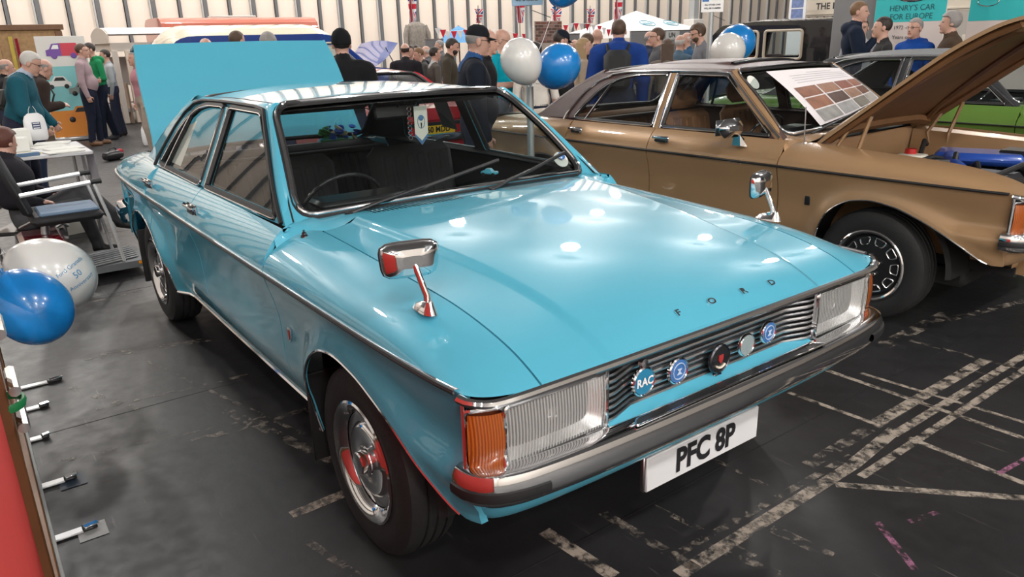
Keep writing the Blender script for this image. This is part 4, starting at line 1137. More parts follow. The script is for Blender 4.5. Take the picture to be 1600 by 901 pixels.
def np_obj(name, V, F, lab, mats, parent):
    me = bpy.data.meshes.new(name)
    me.vertices.add(len(V)); me.vertices.foreach_set('co', np.asarray(V, np.float32).ravel())
    n = len(F); me.loops.add(n*4); me.polygons.add(n)
    me.loops.foreach_set('vertex_index', np.asarray(F, np.int32).ravel())
    me.polygons.foreach_set('loop_start', np.arange(0, n*4, 4, dtype=np.int32)); me.polygons.foreach_set('loop_total', np.full(n, 4, np.int32))
    for m in mats: me.materials.append(m)
    me.polygons.foreach_set('material_index', np.asarray(lab, np.int32)); me.polygons.foreach_set('use_smooth', np.ones(n, bool))
    me.update(calc_edges=True); me.validate()
    o = bpy.data.objects.new(name, me); C.objects.link(o); o.parent = parent
    return o
SKINS = [mat('skin_a', (.52, .30, .23), .5), mat('skin_b', (.56, .35, .28), .5), mat('skin_c', (.46, .25, .19), .5)]
LIP = mat('lips', (.36, .12, .10), .5); EYE = mat('eye_dark', (.03, .022, .02), .3)
def cloth(col): return mat('cloth_%02d_%02d_%02d' % tuple(int(c*99) for c in col), col, .9, spec=.2, var=.18, vscale=9, bump=.55, bscale=11)
HAIRC = dict(dark=(.025, .016, .012), brown=(.075, .042, .025), grey=(.26, .24, .23), white=(.55, .53, .50), blond=(.33, .22, .11), black=(.008, .008, .009), red=(.10, .03, .02), sandy=(.18, .10, .05))
def R_of(yaw=0, pitch=0): return rotz(yaw) @ roty(pitch)
def hand(F, w, d, side, up, skin, grip=.6):
    "palm, four fingers and a thumb; d = pointing direction, side = thumb side, up = back of the hand"
    w, d, side, up = (np.array(v, float) for v in (w, d, side, up))
    F.fine.append((w-.12, w+.12))
    F.ell(w+d*.045, (.045, .022, .040), skin, np.stack([d, up, side], 1), .012)
    for i, L in enumerate((.070, .078, .072, .056)):
        b = w+d*.078+side*(.028-.019*i)
        m = b+(d*(1-.4*grip)-up*.7*grip)*L*.5
        t = m+(d*(1-1.3*grip)-up*1.0*grip)*L*.5
        F.cap(b, m, .0098, .0092, skin, .006); F.cap(m, t, .0092, .0080, skin, .006)
    b = w+d*.02+side*.034
    m = b+(d*.55+side*.6-up*.25)*.045
    F.cap(b, m, .013, .011, skin, .008); F.cap(m, m+(d*.8-up*.4*grip)*.034, .011, .009, skin, .006)
def person(label, loc, face, H=1.75, top=(.1, .1, .1), legs=(.03, .035, .06), shoes=(.02, .02, .02), skin=0, hair='brown', style='short', cat='person',
           lean=0.0, nod=0.0, turn=0.0, arms=('down', 'down'), belly=0.0, wide=1.0, collar=None, sleeve='long', glasses=False, beard=None, hood=False, jacket=0.0, cap=None, pose='stand', z0=0.0, group=None, stride=0.05, zip_=None, female=False):
    """local frame: +x is where the person faces, +y the left hand side"""
    root = empty('person', (loc[0], loc[1], z0), face, label, cat, group)
    s = H/1.775
    SK, TP, BT, SH, CL = 1, 2, 3, 4, 5
    F = Field()
    hipz = .93 if pose == 'stand' else .42
    T0 = np.array([0, 0, hipz])
    Rt = roty(lean)
    def tp(x, y, z): return T0+Rt @ np.array([x, y, z-.93])
    # trunk
    F.ell(tp(0, 0, .96), (.118+belly*.35, .168*wide, .145), BT, Rt)
    F.ell(tp(.012+belly*.55, 0, 1.10), (.118+belly, .158*wide+belly*.4, .175), TP, Rt, .05)
    F.ell(tp(.0+(.02 if female else 0), 0, 1.31), (.118+jacket+(.012 if female else 0), .172*wide+jacket, .185), TP, Rt, .05)
    F.cap(tp(-.015, -.135*wide, 1.425), tp(-.015, .135*wide, 1.425), .066+jacket, .066+jacket, TP, .05)
    F.cap(tp(-.02, 0, 1.44), tp(.0, 0, 1.50), .082+jacket, .062+jacket*.6, CL if collar else TP, .03)
    neck = tp(.005, 0, 1.50)
    Rh = rotz(turn) @ roty(lean*.5+nod)
    hc = tp(.012, 0, 1.54)+Rh @ np.array([.022, 0, .115])
    F.cap(neck-Rt @ np.array([0, 0, .03]), hc-Rh @ np.array([.012, 0, .05]), .058, .056, SK, .03)
    hp = lambda x, y, z: hc+Rh @ np.array([x, y, z])
    F.ell(hp(-.008, 0, .030), (.098, .077, .092), SK, Rh, .03)
    F.ell(hp(.030, 0, -.040), (.066, .056, .076), SK, Rh, .03)
    F.cap(hp(.088, 0, .012), hp(.104, 0, -.022), .010, .0145, SK, .014)
    F.ell(hp(.083, 0, -.060), (.012, .024, .012), SK, Rh, .012)
    F.ell(hp(.078, 0, -.098), (.020, .024, .018), SK, Rh, .02)
    for sg in (-1, 1):
        F.ell(hp(-.008, sg*.080, -.008), (.022, .010, .034), SK, Rh, .008)
    F.fine.append((hc-.14, hc+.14))
    # legs
    lw = .01
    if pose == 'stand':
        for sg in (-1, 1):
            dx = sg*stride
            hip = np.array([0, sg*.092*wide, .90]); kn = np.array([.015+dx*.6, sg*.105, .49]); an = np.array([-.02+dx, sg*.115, .09])
            F.cap(hip, kn, .088*wide+lw, .062+lw, BT, .03); F.cap(kn, an, .062+lw, .046+lw, BT, .02)
            F.cap(an+np.array([-.02, 0, -.045]), an+np.array([.14, sg*.02, -.055]), .042, .036, SH, .015); F.cap(an, an-np.array([0, 0, .05]), .045, .042, SH, .01)
    else:
        for sg, kn, an in pose:
            hip = np.array([.02, sg*.095, .41]); kn = np.array(kn); an = np.array(an)
            F.cap(hip, kn, .090+lw, .064+lw, BT, .02); F.cap(kn, an, .062+lw, .044+lw, BT, .02)
            d = np.array([.16, 0, -.03]) if an[2] < .2 else np.array([.14, 0, -.07])
            F.cap(an+np.array([-.02, 0, -.03]), an+d, .042, .034, SH, .015)
    # arms
    for sg, mode in zip((-1, 1), arms):
        S = tp(-.015, sg*.195*wide, 1.415)
        if mode == 'down': E = S+Rt @ np.array([-.01, sg*.055, -.285]); Wp = E+np.array([.06, sg*.005, -.245]); up = np.array([0, sg, 0.]); d = np.array([.25, 0, -.97]); th = np.array([.97, 0, .25])
        elif mode == 'fwd': E = S+Rt @ np.array([.02, sg*.06, -.275]); Wp = E+np.array([.235, -sg*.05, .02]); up = np.array([0, sg*.6, .8]); d = np.array([.97, -sg*.2, .0]); th = np.array([0, -sg*.8, .6])
        elif mode == 'up': E = S+Rt @ np.array([.05, sg*.05, -.27]); Wp = E+np.array([.16, -sg*.07, .18]); up = np.array([.3, sg*.9, 0]); d = np.array([.6, -sg*.3, .7]); th = np.array([-.7, 0, .7])
        elif mode == 'belly': E = S+Rt @ np.array([-.01, sg*.075, -.27]); Wp = E+np.array([.20, -sg*.14, -.02]); up = np.array([.5, sg*.4, .7]); d = np.array([.5, -sg*.85, 0.]); th = np.array([.3, .1, .9])
        elif mode == 'lap': E = S+Rt @ np.array([.03, sg*.06, -.27]); Wp = E+np.array([.22, -sg*.06, -.04]); up = np.array([0, 0, 1.]); d = np.array([.95, -sg*.3, 0.]); th = np.array([.2, -sg*.9, 0])
        elif mode == 'reach': E = S+np.array([.02, sg*.07, -.27]); Wp = E+np.array([.15, -sg*.05, -.19]); up = np.array([0, sg, 0.]); d = np.array([.6, 0, -.8]); th = np.array([.8, 0, .6])
        d = d/np.linalg.norm(d); th = th-d*(th @ d); th /= np.linalg.norm(th); up = np.cross(d, th); up *= np.sign(up @ np.array([0, sg, .3])) or 1
        sl = TP
        F.cap(S, E, .058+jacket, .046+jacket, sl, .025)
        F.cap(E, Wp, .045+jacket*.8, .033+jacket*.6, sl if sleeve == 'long' else SK, .02)
        hand(F, Wp, d, th, up, SK, .75 if mode in ('down', 'reach') else .5)
    if hood:
        F.ell(tp(-.09, 0, 1.47), (.07, .12, .075), TP, Rt, .03); F.cap(tp(.03, -.07, 1.50), tp(-.06, -.10, 1.50), .03, .035, TP, .03); F.cap(tp(.03, .07, 1.50), tp(-.06, .10, 1.50), .03, .035, TP, .03)
    V, Fc, lab = F.mesh(.018, .0085)
    # mouth, eyes and stubble are skin-deep: chosen on the face by place
    fc = (V[Fc].mean(1)-hc) @ Rh
    lab = lab.copy(); isk = lab == SK
    m = isk & (np.abs(fc[:, 1]) < .022) & (np.abs(fc[:, 2]+.062) < .007) & (fc[:, 0] > .05); lab[m] = 6
    for sg in (-1, 1):
        m = isk & (((fc[:, 1]-sg*.031)/.015)**2+((fc[:, 2]-.012)/.007)**2 < 1) & (fc[:, 0] > .05); lab[m] = 7
    mats = [SKINS[skin], SKINS[skin], cloth(top), cloth(legs), mat('shoe_%d' % int(shoes[0]*99), shoes, .5), cloth(collar or top), LIP, EYE]
    body = np_obj('body', V, Fc, lab, mats, root)
    # hair
    if style != 'bald':
        X = [axis_pts(-.17, .17, [], .0095, .01), axis_pts(-.14, .14, [], .0095, .01), axis_pts(-.36 if style == 'long' else -.17, .18, [], .0095, .01)]
        G = np.stack(np.meshgrid(*X, indexing='ij'), -1)
        def el(c, r):
            Y = (G-np.array(c))/np.array(r); k0 = np.linalg.norm(Y, axis=-1); k1 = np.linalg.norm(Y/np.array(r), axis=-1); return k0*(k0-1)/np.maximum(k1, 1e-6)
        x, y, z = G[..., 0], G[..., 1], G[..., 2]
        wob = .0015*np.sin(x*60+1)*np.sin(y*55+1)*np.sin(z*50)
        D = el((-.012, 0, .036), ((.1005, .080, .0945) if style == 'ring' else (.104, .083, .097)) if style != 'curly' else (.116, .096, .108))+wob*(1 if style != 'curly' else 2.5)
        face_cut = np.minimum(x-.015-np.clip(z-.045, 0, .06)*.95, .075-z)          # >0 inside the bare face
        D = np.maximum(D, face_cut)
        D = np.maximum(D, np.maximum(-(z+.055), -9)+0*z)
        if style == 'ring': D = np.maximum(D, z-.058+np.clip(-x, 0, .1)*.15)
        if style == 'long':
            lo = np.maximum(np.abs(y)/.088, 1)*0+np.maximum.reduce([np.abs(y)-.085, x-.015, -(x+.115), z-.06, -(z+.30)])
            D = np.minimum(D, lo+wob*2)
        if style == 'bun': D = np.minimum(D, el((-.10, 0, .085), (.05, .05, .045)))
        V, Fc, I = surface_nets(D, X)
        if len(V): np_obj('hair', V @ Rh.T+hc, Fc, np.zeros(len(Fc), int), [mat('hair_'+hair, HAIRC[hair], .6, bump=.4, bscale=120)], body)
    if beard:
        X = [axis_pts(-.02, .13, [], .008, .01), axis_pts(-.09, .09, [], .008, .01), axis_pts(-.15, .02, [], .008, .01)]
        G = np.stack(np.meshgrid(*X, indexing='ij'), -1); Y = (G-np.array([.030, 0, -.042]))/np.array([.0715, .0615, .0815]); D = (np.linalg.norm(Y, axis=-1)-1)*.06
        D = np.maximum(D, G[..., 2]+.030+np.clip(G[..., 0]-.07, 0, 1)*.6); D = np.maximum(D, -(G[..., 0]-.0))
        D = np.maximum(D, -(np.linalg.norm((G-np.array([.10, 0, -.062]))/np.array([.03, .02, .009]), axis=-1)-1)*.01)
        V, Fc, I = surface_nets(D, X); np_obj('beard', V @ Rh.T+hc, Fc, np.zeros(len(Fc), int), [mat('hair_'+beard, HAIRC[beard], .7, bump=.4, bscale=120)], body)
    if glasses:
        g = MB()
        for sg in (-1, 1):
            g.tube([hp(.094+.0*abs(a), sg*.031+.021*math.cos(a), .012+.015*math.sin(a)) for a in np.linspace(0, 2*math.pi, 14, endpoint=False)], .0022, 5, True)
            g.tube([hp(.092, sg*.052, .016), hp(.0, sg*.083, .012)], .0022, 5)
        g.tube([hp(.096, -.010, .014), hp(.096, .010, .014)], .002, 5)
        g.build('glasses', BLACKP, body)
    if cap:
        cm = cloth(cap[1]); c_ = MB()
        if cap[0] == 'cap':
            c_.lathe([(.0, .088), (.04, .084), (.075, .062), (.096, .020), (.098, -.005), (.092, -.008)], 26)
            c_.v = [(v[0]*1.05-.006, v[1]*.88, v[2]+.050) for v in c_.v]
            c_.grid([[(.06+.105*t*math.cos(a), .080*math.sin(a)*(1-.25*t*t), .050-.018*t-.02*t*math.sin(a)**2) for t in np.linspace(0, 1, 5)] for a in np.linspace(-1.25, 1.25, 11)])
        else:
            c_.lathe([(.0, .118), (.035, .112), (.075, .085), (.098, .045), (.102, .0), (.100, -.025), (.094, -.03)], 26)
            c_.v = [(v[0]*1.06-.010, v[1]*.9, v[2]+.030) for v in c_.v]
        c_.xf(Rh, hc).build('cap', cm, body)
    root.scale = (s, s, s)
    root['torso'] = 0
    del root['torso']
    return root, (tp, hp, Rt, s)
def toward(p, q): return math.atan2(q[1]-p[1], q[0]-p[0])
def face_deg(px, d, deg):
    "heading in the picture: 0 = to the right, 90 = away from the camera, 180 = to the left, 270 = towards it"
    v = ray(px, 60); base = math.atan2(v[1], v[0]); return base-math.pi/2+math.radians(deg)
def stand(px_top, py_top, dist, deg, label, Hmin=1.5, Hmax=1.98, **kw):
    q = at_d(px_top, py_top, dist)
    ln = kw.get('lean', 0.0); fa = face_deg(px_top, dist, deg)
    H = min(Hmax, max(Hmin, q[2]/(.53+.47*math.cos(ln*1.1+kw.get('nod', 0)*.3))))
    off = .52*H/1.775*math.sin(ln)
    return person(label, (q[0]-off*math.cos(fa), q[1]-off*math.sin(fa)), fa, H, **kw)
# ================================================================ things around the cars
PAPER = mat('paper_white', (.72, .72, .68), .8)
# ---- red coupe behind, tail towards us
red_cfg = dict(key='red', paint=RED, roof=RED, interior=CLOTH, seat=CLOTH, lining=(.03, .03, .03), wheels='cap', strip=CHROME, drip=CHROME, headrests=False, rear_plate_z=.66)
red_car = make_car('saloon_car', 'low red car with yellow rear plate parked tail to tail with the blue one', (-6.85, 2.95, 0), math.pi, red_cfg)
red_car.scale = (1, 1, .90)
add_text(MB(), '60 MDD', .105, (-2.4315, -.03, .66), (0, -1.0, 0), (0, 0, 1.0), bold=.003, sx=.86).build('plate_lettering', INK, red_car, smooth=False)
MB().box((-2.42, 0, .735), (.02, .95, .05), bev=.006).build('tail_trim', BLACKP, red_car)

# ---- balloons
def balloon(label, c, r, col, kd=(0, 0, -1), knot_to=None, txt=None, squash=1.08, glow=.25):
    o = empty('balloon', tuple(c), 0, label, 'balloon')
    zx = -np.array(kd, float); zx /= np.linalg.norm(zx); xx = np.cross(np.array([.3, 1.0, .2]), zx); xx /= np.linalg.norm(xx)
    R = np.stack([xx, np.cross(zx, xx), zx], 1)
    prof = [(r*math.sin(a)*(1.0 if a < math.pi/2 else 1.0-.10*((a-math.pi/2)/(math.pi/2))**2*2), r*squash*math.cos(a)*(1.0 if a < math.pi/2 else 1.18)) for a in np.linspace(0, math.pi*.985, 26)]
    m = mat('balloon_'+('white' if col[0] > .4 else 'blue'), col, .22, coat=.6)
    b = m.node_tree.nodes['Principled BSDF']; b.inputs['Subsurface Weight'].default_value = glow; b.inputs['Subsurface Radius'].default_value = (.05, .05, .05)
    MB().lathe(prof, 36, (0, 0, 0), R).build('balloon_skin', m, o)
    k = R @ np.array([0, 0, -r*squash*1.18])
    MB().lathe([(.004, .012), (.006, .0), (.014, -.014), (.010, -.012), (.0, -.006)], 12, k, R).build('knot', m, o)
    if knot_to is not None:
        e = np.array(knot_to)-np.array(c)
        MB().tube([k, (k+e)/2+np.array([0, 0, -.02]), e], .0022, 5).build('ribbon', WHITE, o)
    if txt:
        ux, uy, n, lines = txt
        for k_, (t, sz) in enumerate(lines):
            mb = MB(); vs, fs = text_mesh(t, sz)
            P3 = []
            for a, b_, _ in vs:
                d = np.array(n)+np.array(ux)*a/r+np.array(uy)*(b_+(.045-.045*k_))/r
                d /= np.linalg.norm(d)
                q = R.T @ d; rr = 1/math.sqrt((q[0]/r)**2+(q[1]/r)**2+(q[2]/(r*squash*(1 if q[2] > 0 else 1.18)))**2)
                P3.append(d*(rr+.002))
            mb.add(P3, fs).build('balloon_print', mat('print_blue', (.06, .25, .45), .6), o, smooth=False)
    return o
WB, BB_ = (.64, .63, .61), (.010, .20, .55)
p1 = at_y(829, 200, 1.75); POLE1 = (p1[0], 1.75)
p2 = at_y(1109, 60, 4.70); POLE2 = (p2[0], 4.70)
balloon('white balloon tied to the sign pole between the blue and bronze cars', at_y(814, 94, 1.52), .138, WB, (.15, .4, -.9), (POLE1[0], 1.722, 1.28))
balloon('blue balloon tied to the sign pole between the blue and bronze cars', at_y(873, 103, 1.84), .151, BB_, (-.7, -.1, -.5), (POLE1[0]+.027, 1.75, 1.30))
balloon('blue balloon floating above the pair tied to the pole', at_y(884, -26, 1.80), .128, BB_, (-.5, -.2, -.9), (POLE1[0]+.027, 1.75, 1.40))
balloon('white balloon tied to the pole behind the bronze roof', at_y(1137, 80, 4.50), .165, WB, (-.6, .3, -.6), (POLE2[0], 4.672, 1.25))
balloon('blue balloon behind the white one on the rear pole', at_y(1150, 68, 4.98), .185, BB_, (-.7, -.3, -.5), (POLE2[0], 4.73, 1.22))
vw = -np.array(ray(85, 430)); rt_ = np.cross(np.array([0, 0, 1.0]), vw); rt_ /= np.linalg.norm(rt_); up_ = np.cross(vw, rt_)
tx_n = vw+rt_*.62-up_*.05; tx_n /= np.linalg.norm(tx_n); tux = np.cross(up_, tx_n); tux /= np.linalg.norm(tux); tuy = np.cross(tx_n, tux)
ca, sa = math.cos(.5), math.sin(.5)
balloon('white printed anniversary balloon hanging low by the barrier', at_d(85, 431, 4.05), .172, WB, -rt_*.78+up_*.62, (.1, -1.70, 1.13), (tux*ca+tuy*sa, tuy*ca-tux*sa, tx_n, [('Ford Granada', .030), ('50', .042), ('Anniversary', .030)]))
balloon('blue balloon hanging low in front of the white printed one', at_d(53, 482, 3.62), .148, BB_, -rt_*.42+up_*.9, (.3, -1.70, 1.13))
# ---- sign poles
def sign_pole(label, x, y, h, rz, face, top):
    o = empty('sign_pole', (x, y, 0), 0, label, 'sign')
    MB().tube([(0, 0, .0), (0, 0, h)], .026, 14).build('pole', mat('galvanised', (.42, .43, .43), .45, .6), o)
    MB().lathe([(.19, 0), (.19, .03), (.05, .06), (.03, .07)], 28).build('pole_base', BLACKR, o)
    R = rotz(rz)
    k = .66
    s_ = MB().box((0, 0, 0), (.006, .34*k, .36*k), bev=.002).xf(R, (0, 0, top)).build('sign_plate', face, o)
    n = R @ np.array([1.0, 0, 0]); ux = R @ np.array([0, 1.0, 0]); uz = np.array([0, 0, 1.0]); c0 = np.array([0, 0, top])+n*.034
    s_.location = tuple(n*.030)
    MB().box((.0, -.105*k, .035*k), (.002, .10*k, .13*k)).xf(R, c0).build('sign_square', mat('sign_blue', (.02, .14, .42), .4), s_, smooth=False).location = tuple(-n*.030)
    for t, sz, a, b, mm in (('P', .13, -.105, .035, WHITE), ('PARKING', .046, .055, .065, INK), ('ONLY', .046, .055, .012, INK), ('ALL OTHER CARS', .032, .0, -.075, INK), ('WILL BE CLAMPED', .032, .0, -.125, INK)):
        add_text(MB(), t, sz*k, c0+n*.001+ux*a*k+uz*b*k, ux, uz, bold=.0006, sx=.95).build('sign_lettering', mm, o, smooth=False)
    for dz in (-.06, .06): MB().lathe([(.030, -.012), (.030, .012)], 16, (0, 0, top+dz)).build('sign_clamp', STEEL, o)
    MB().tube([(0, 0, top-.14), (.05, .16, top-.20)], .0025, 5).build('cable_tie', BLACKP, o)
s1z = at_y(836, 8, 1.75)[2]+.119; s2z = at_y(1115, 19, 4.70)[2]+.119
sign_pole('grey sign pole standing between the blue and bronze cars', *POLE1, s1z+.2, -.95, mat('sign_pale_blue', (.30, .45, .60), .4), s1z)
sign_pole('grey sign pole with white parking sign between bronze and green cars', *POLE2, s2z+.2, -.62, WHITE, s2z)
# ---- red barrier along the left, panel feet on the floor
RB = mat('red_board', (.70, .045, .035), .6, var=.05); WOOD = mat('stained_wood', (.14, .06, .022), .5, var=.3, vscale=12)
GREYST = mat('grey_strip', (.36, .36, .35), .5)
BY = -1.712
def barrier(label, xa, xb, face, h):
    o = empty('barrier_panel', ((xa+xb)/2, BY, 0), 0, label, 'barrier')
    L = xb-xa
    if face: MB().box((0, -.020, h/2+.03), (L-.02, .012, h-.06), bev=.003).build('panel_board', face, o)
    MB().box((0, -.005, .045), (L, .045, .06), bev=.004).build('bottom_rail', WOOD, o)
    MB().box((0, -.016, h), (L, .045, .05), bev=.004).build('top_rail', WOOD, o)
    for s in (-1, 1): MB().box((s*(L/2-.02), -.012, h/2+.025), (.04, .04, h-.1), bev=.004).build('end_post', WOOD, o)
    MB().box((0, .024, .012), (L, .012, .022), bev=.002).build('metal_strip', GREYST, o)
    return o
bar1 = barrier('red faced wooden barrier panel beside the blue car', 1.25, 3.32, RB, 1.48)
bar2 = barrier('open brown timber barrier frame beyond the hinge clamps', -.60, 1.22, None, 1.1)
for z in (.38, .72): MB().box((0, -.012, z), (1.76, .03, .08), bev=.004).build('cross_rail', WOOD, bar2)
BLF = mat('blue_frame', (.02, .09, .36), .4)
fr = empty('blue_frame', (-.72, BY-.05, 0), 0, 'blue tubular stand at the end of the timber barrier', 'stand')
for x in (0, -.6): MB().tube([(x, 0, 0.0), (x, 0, 1.3)], .022, 10).build('frame_post', BLF, fr)
for z in (.5, .9, 1.28): MB().tube([(0, 0, z), (-.6, 0, z)], .016, 8).build('frame_rail', BLF, fr)
for z in (.70, .80, .95): MB().tube([(-1.14, .026, z), (-.98, .026, z)], .014, 8).build('hinge_clamp', CHROME, bar1)
MB().tube([(-1.05+.05*math.cos(a), .006+.035*math.sin(a), .75) for a in np.linspace(0, 2*math.pi, 16, endpoint=False)], .006, 6, True, flat=2.0).build('cable_tie', mat('tie_green', (.01, .20, .06), .5), bar1)
for i, (px, py) in enumerate(((150, 818), (118, 742), (76, 678), (75, 630), (95, 590))):
    tip = at_z(px, py, .012)
    bar = bar1 if tip[0] > 1.23 else bar2
    o = empty('foot', (tip[0]-bar.location[0], tip[1]-bar.location[1], 0)); o.parent = bar
    w = tip[1]-BY
    MB().box((0, -w*.62, .008), (.035, w*.72, .008), bev=.002).build('foot_bar', mat('white_steel', (.62, .62, .62), .3, .3), o)
    MB().box((0, -w*.13, .012), (.042, w*.30, .012), bev=.004).build('foot_tip', BLACKP, o)
    MB().box((.006, -w*.10, .021), (.022, w*.30, .006), bev=.002, R=rotz(.2)).build('foot_clip', CHROME, o)
    if i < 2: MB().box((.02, -w*.1, .0022), (.10, .09, .001)).build('tape_patch', mat('grey_tape' if i == 0 else 'dark_tape', (.30, .30, .30) if i == 0 else (.02, .03, .05), .5), o, smooth=False)

# ---- table with leaflets
tb = empty('trestle_table', (-4.85, -1.0, 0), 0, 'trestle table covered with papers beside the seated lady', 'table')
MB().box((0, 0, .715), (1.0, .62, .03), bev=.006).build('table_top', mat('table_white', (.62, .62, .64), .6), tb)
for x in (-.45, .45):
    for y in (-.25, .25): MB().tube([(x, y, 0), (x, y, .70)], .015, 8).build('leg', STEEL, tb)
MB().grid([[(x, .312, .73), (x, .318, .60), (x, .322, .42)] for x in np.linspace(-.5, .5, 12)]).build('table_cloth', mat('lilac_cloth', (.55, .54, .62), .9), tb)
rnd = random.Random(5)
def lies(name, label, cat, c, s, m, rz=0, group=None):
    o = MB().box((0, 0, s[2]/2), s, bev=min(.004, s[2]*.3)).build(name, m); o.location = c; o.rotation_euler = (0, 0, rz); return tag(o, label, cat, group)
for k in range(4):
    x = -4.46-.27*k
    lies('leaflet_pile', 'small pile of white leaflets on the trestle table', 'leaflets', (x, -.92+rnd.uniform(-.05, .05), .7305), (.21, .297, .004+rnd.uniform(0, .012)), PAPER, rnd.uniform(-.3, .3), 'leaflet piles on the trestle table')
lies('folder', 'blue folder on the leaflet table', 'folder', (-4.40, -1.20, .7305), (.06, .20, .03), mat('folder_blue', (.10, .18, .30), .5), .2)
lies('yellow_pad', 'yellow notepad on the leaflet table', 'notepad', (-4.55, -1.20, .7305), (.15, .21, .012), mat('pad_yellow', (.62, .50, .14), .7), .4)
def carton(label, loc, s, rz):
    o = empty('white_box', loc, rz, label, 'box')
    MB().box((0, 0, s[2]/2), s, bev=.006).build('carton', PAPER, o)
    MB().box((0, 0, s[2]+.002), (s[0]*.5, s[1]*1.0, .004)).build('lid_flap', PAPER, o, smooth=False)
carton('white carton standing on the leaflet table behind the seated lady', (-5.20, -1.20, .7305), (.22, .20, .17), .2)
carton('smaller white carton in front of the other carton on the table', (-4.88, -1.215, .7305), (.18, .15, .12), .1)
def carrier_bag(label, loc, rz, s=1.0, txt=None):
    o = empty('carrier_bag', loc, rz, label, 'bag')
    G = []
    for z, w, d in ((0, .13, .05), (.04, .15, .065), (.18, .155, .06), (.30, .145, .035), (.36, .12, .015), (.40, .07, .006)):
        G.append([(d*s*math.sin(a)*(1+.10*math.sin(3*a+z*20)), w*s*math.cos(a), z*s) for a in np.linspace(0, 2*math.pi, 28, endpoint=False)])
    b = MB().grid(G, 0, False, True); b.add(G[0], [tuple(range(28))])
    b.build('bag_body', mat('white_polythene', (.74, .74, .75), .35), o)
    for sg in (-1, 1): MB().tube([(0, sg*.055*s, .385*s), (0, sg*.045*s, .45*s), (0, sg*.02*s, .50*s)], .010*s, 6, flat=.4).build('bag_handle', mat('white_polythene', (.74, .74, .75), .35), o)
    MB().box((.064*s, 0, .22*s), (.004, .11*s, .10*s)).build('bag_print', mat('print_navy', (.06, .08, .16), .6), o, smooth=False)
    for k in range(3): MB().box((.067*s, 0, (.255-.035*k)*s), (.002, .085*s, .012*s)).build('bag_print_line', WHITE, o, smooth=False)
    return o
carrier_bag('white printed carrier bag held by the man in teal sweater', tuple(at_d(60, 219, 8.9)), face_deg(58, 8, 285), .66)
carrier_bag('white carrier bag standing on the floor beside the open boot lid', tuple(np.r_[at_z(237, 226, 0)[:2], 0]), face_deg(237, 10, 280), .9)
mb_ = empty('floor_bag', tuple(np.r_[at_z(178, 250, 0)[:2], 0]), .6, 'black holdall with red trim lying on the floor behind the blue car', 'bag')
mb_.scale = (.55, .55, .55)
MB().lathe([(0, -.30), (.10, -.28), (.13, -.15), (.13, .15), (.10, .28), (0, .30)], 18, (0, 0, .13), rotx(math.pi/2)).build('bag_body', BLACKP, mb_)
MB().box((0, .26, .20), (.16, .16, .14), bev=.04).build('bag_end', mat('bag_red', (.5, .02, .04), .6), mb_)
MB().tube([(0, -.15, .25), (.02, -.08, .33), (.02, .08, .33), (0, .15, .25)], .014, 6).build('bag_strap', BLACKR, mb_)
shop = at_z(128, 372, 0)
sb_ = empty('shopping_bag', (shop[0]-.35, shop[1]-.05, 0), .3, 'pale shopper bag printed with dark lettering under the scooter seat', 'bag')
MB().hull([(sx*a, sy*b, z) for z, a, b in ((0, .13, .20), (.36, .11, .19)) for sx in (-1, 1) for sy in (-1, 1)]).build('bag_body', mat('shopper_cream', (.55, .54, .48), .7), sb_)
add_text(MB(), 'Morrisons', .085, (.128, 0, .22), (0, 1.0, 0), (0, 0, 1.0), bold=.001).build('bag_lettering', INK, sb_, smooth=False)

# ---- mobility scooter
sc = empty('mobility_scooter', (-2.92, -1.06, 0), 0.0, 'mobility scooter with blue seat pad and grey foot platform', 'scooter')
MB().hull([(x, y, z) for x, y, z in ((.32, -.05, .05), (.32, .36, .05), (-.16, -.05, .05), (-.16, .36, .05), (.32, -.05, .10), (.32, .36, .10), (-.16, -.05, .11), (-.16, .36, .11))]).build('foot_platform', mat('platform_grey', (.13, .14, .15), .6), sc)
for k in range(7): MB().box((-.10+.06*k, .155, .110), (.03, .34, .004), R=rotz(.3)).build('platform_tread', mat('tread_grey', (.20, .21, .22), .6), sc)
MB().box((.325, .33, .085), (.012, .06, .022), bev=.003).build('reflector', mat('reflector_amber', (.75, .28, .01), .2), sc)
MB().hull([(x, y, z) for x, y, z in ((.30, -.42, .08), (.30, -.06, .08), (-.36, -.42, .08), (-.36, -.06, .08), (.26, -.40, .26), (.26, -.08, .26), (-.30, -.40, .30), (-.30, -.08, .30))]).build('motor_cover', mat('scooter_black', (.012, .012, .014), .3), sc)
MB().hull([(x, y, z) for x, y, z in ((.24, -.40, .255), (.24, -.10, .255), (-.30, -.40, .29), (-.30, -.10, .29), (.10, -.36, .31), (.10, -.14, .31), (-.22, -.36, .33), (-.22, -.14, .33))]).build('motor_lid', mat('scooter_red', (.16, .008, .015), .25, coat=.8), sc)
MB().tube([(.302, -.11+.03*math.cos(a), .17+.03*math.sin(a)) for a in np.linspace(0, 2*math.pi, 18, endpoint=False)], .005, 6, True).build('cover_emblem', mat('emblem_orange', (.5, .12, .03), .4), sc)
MB().tube([(-.05, -.22, .32), (-.05, -.20, .48)], .03, 10).build('seat_post', STEEL, sc)
for a, b in (((-.2, -.36, .36), (.02, -.2, .47)), ((-.15, -.06, .34), (-.02, -.2, .47))): MB().tube([a, b], .013, 8).build('seat_strut', STEEL, sc)
MB().box((.0, -.08, .465), (.52, .46, .07), bev=.03).build('seat_base', mat('seat_black', (.015, .015, .017), .6), sc)
MB().box((.05, -.06, .505), (.38, .38, .025), bev=.012).build('seat_pad', mat('seat_blue_grey', (.13, .20, .30), .7), sc)
MB().box((-.02, -.37, .74), (.46, .07, .50), bev=.03, R=rotx(.28)).build('seat_back', mat('seat_black', (.015, .015, .017), .6), sc)
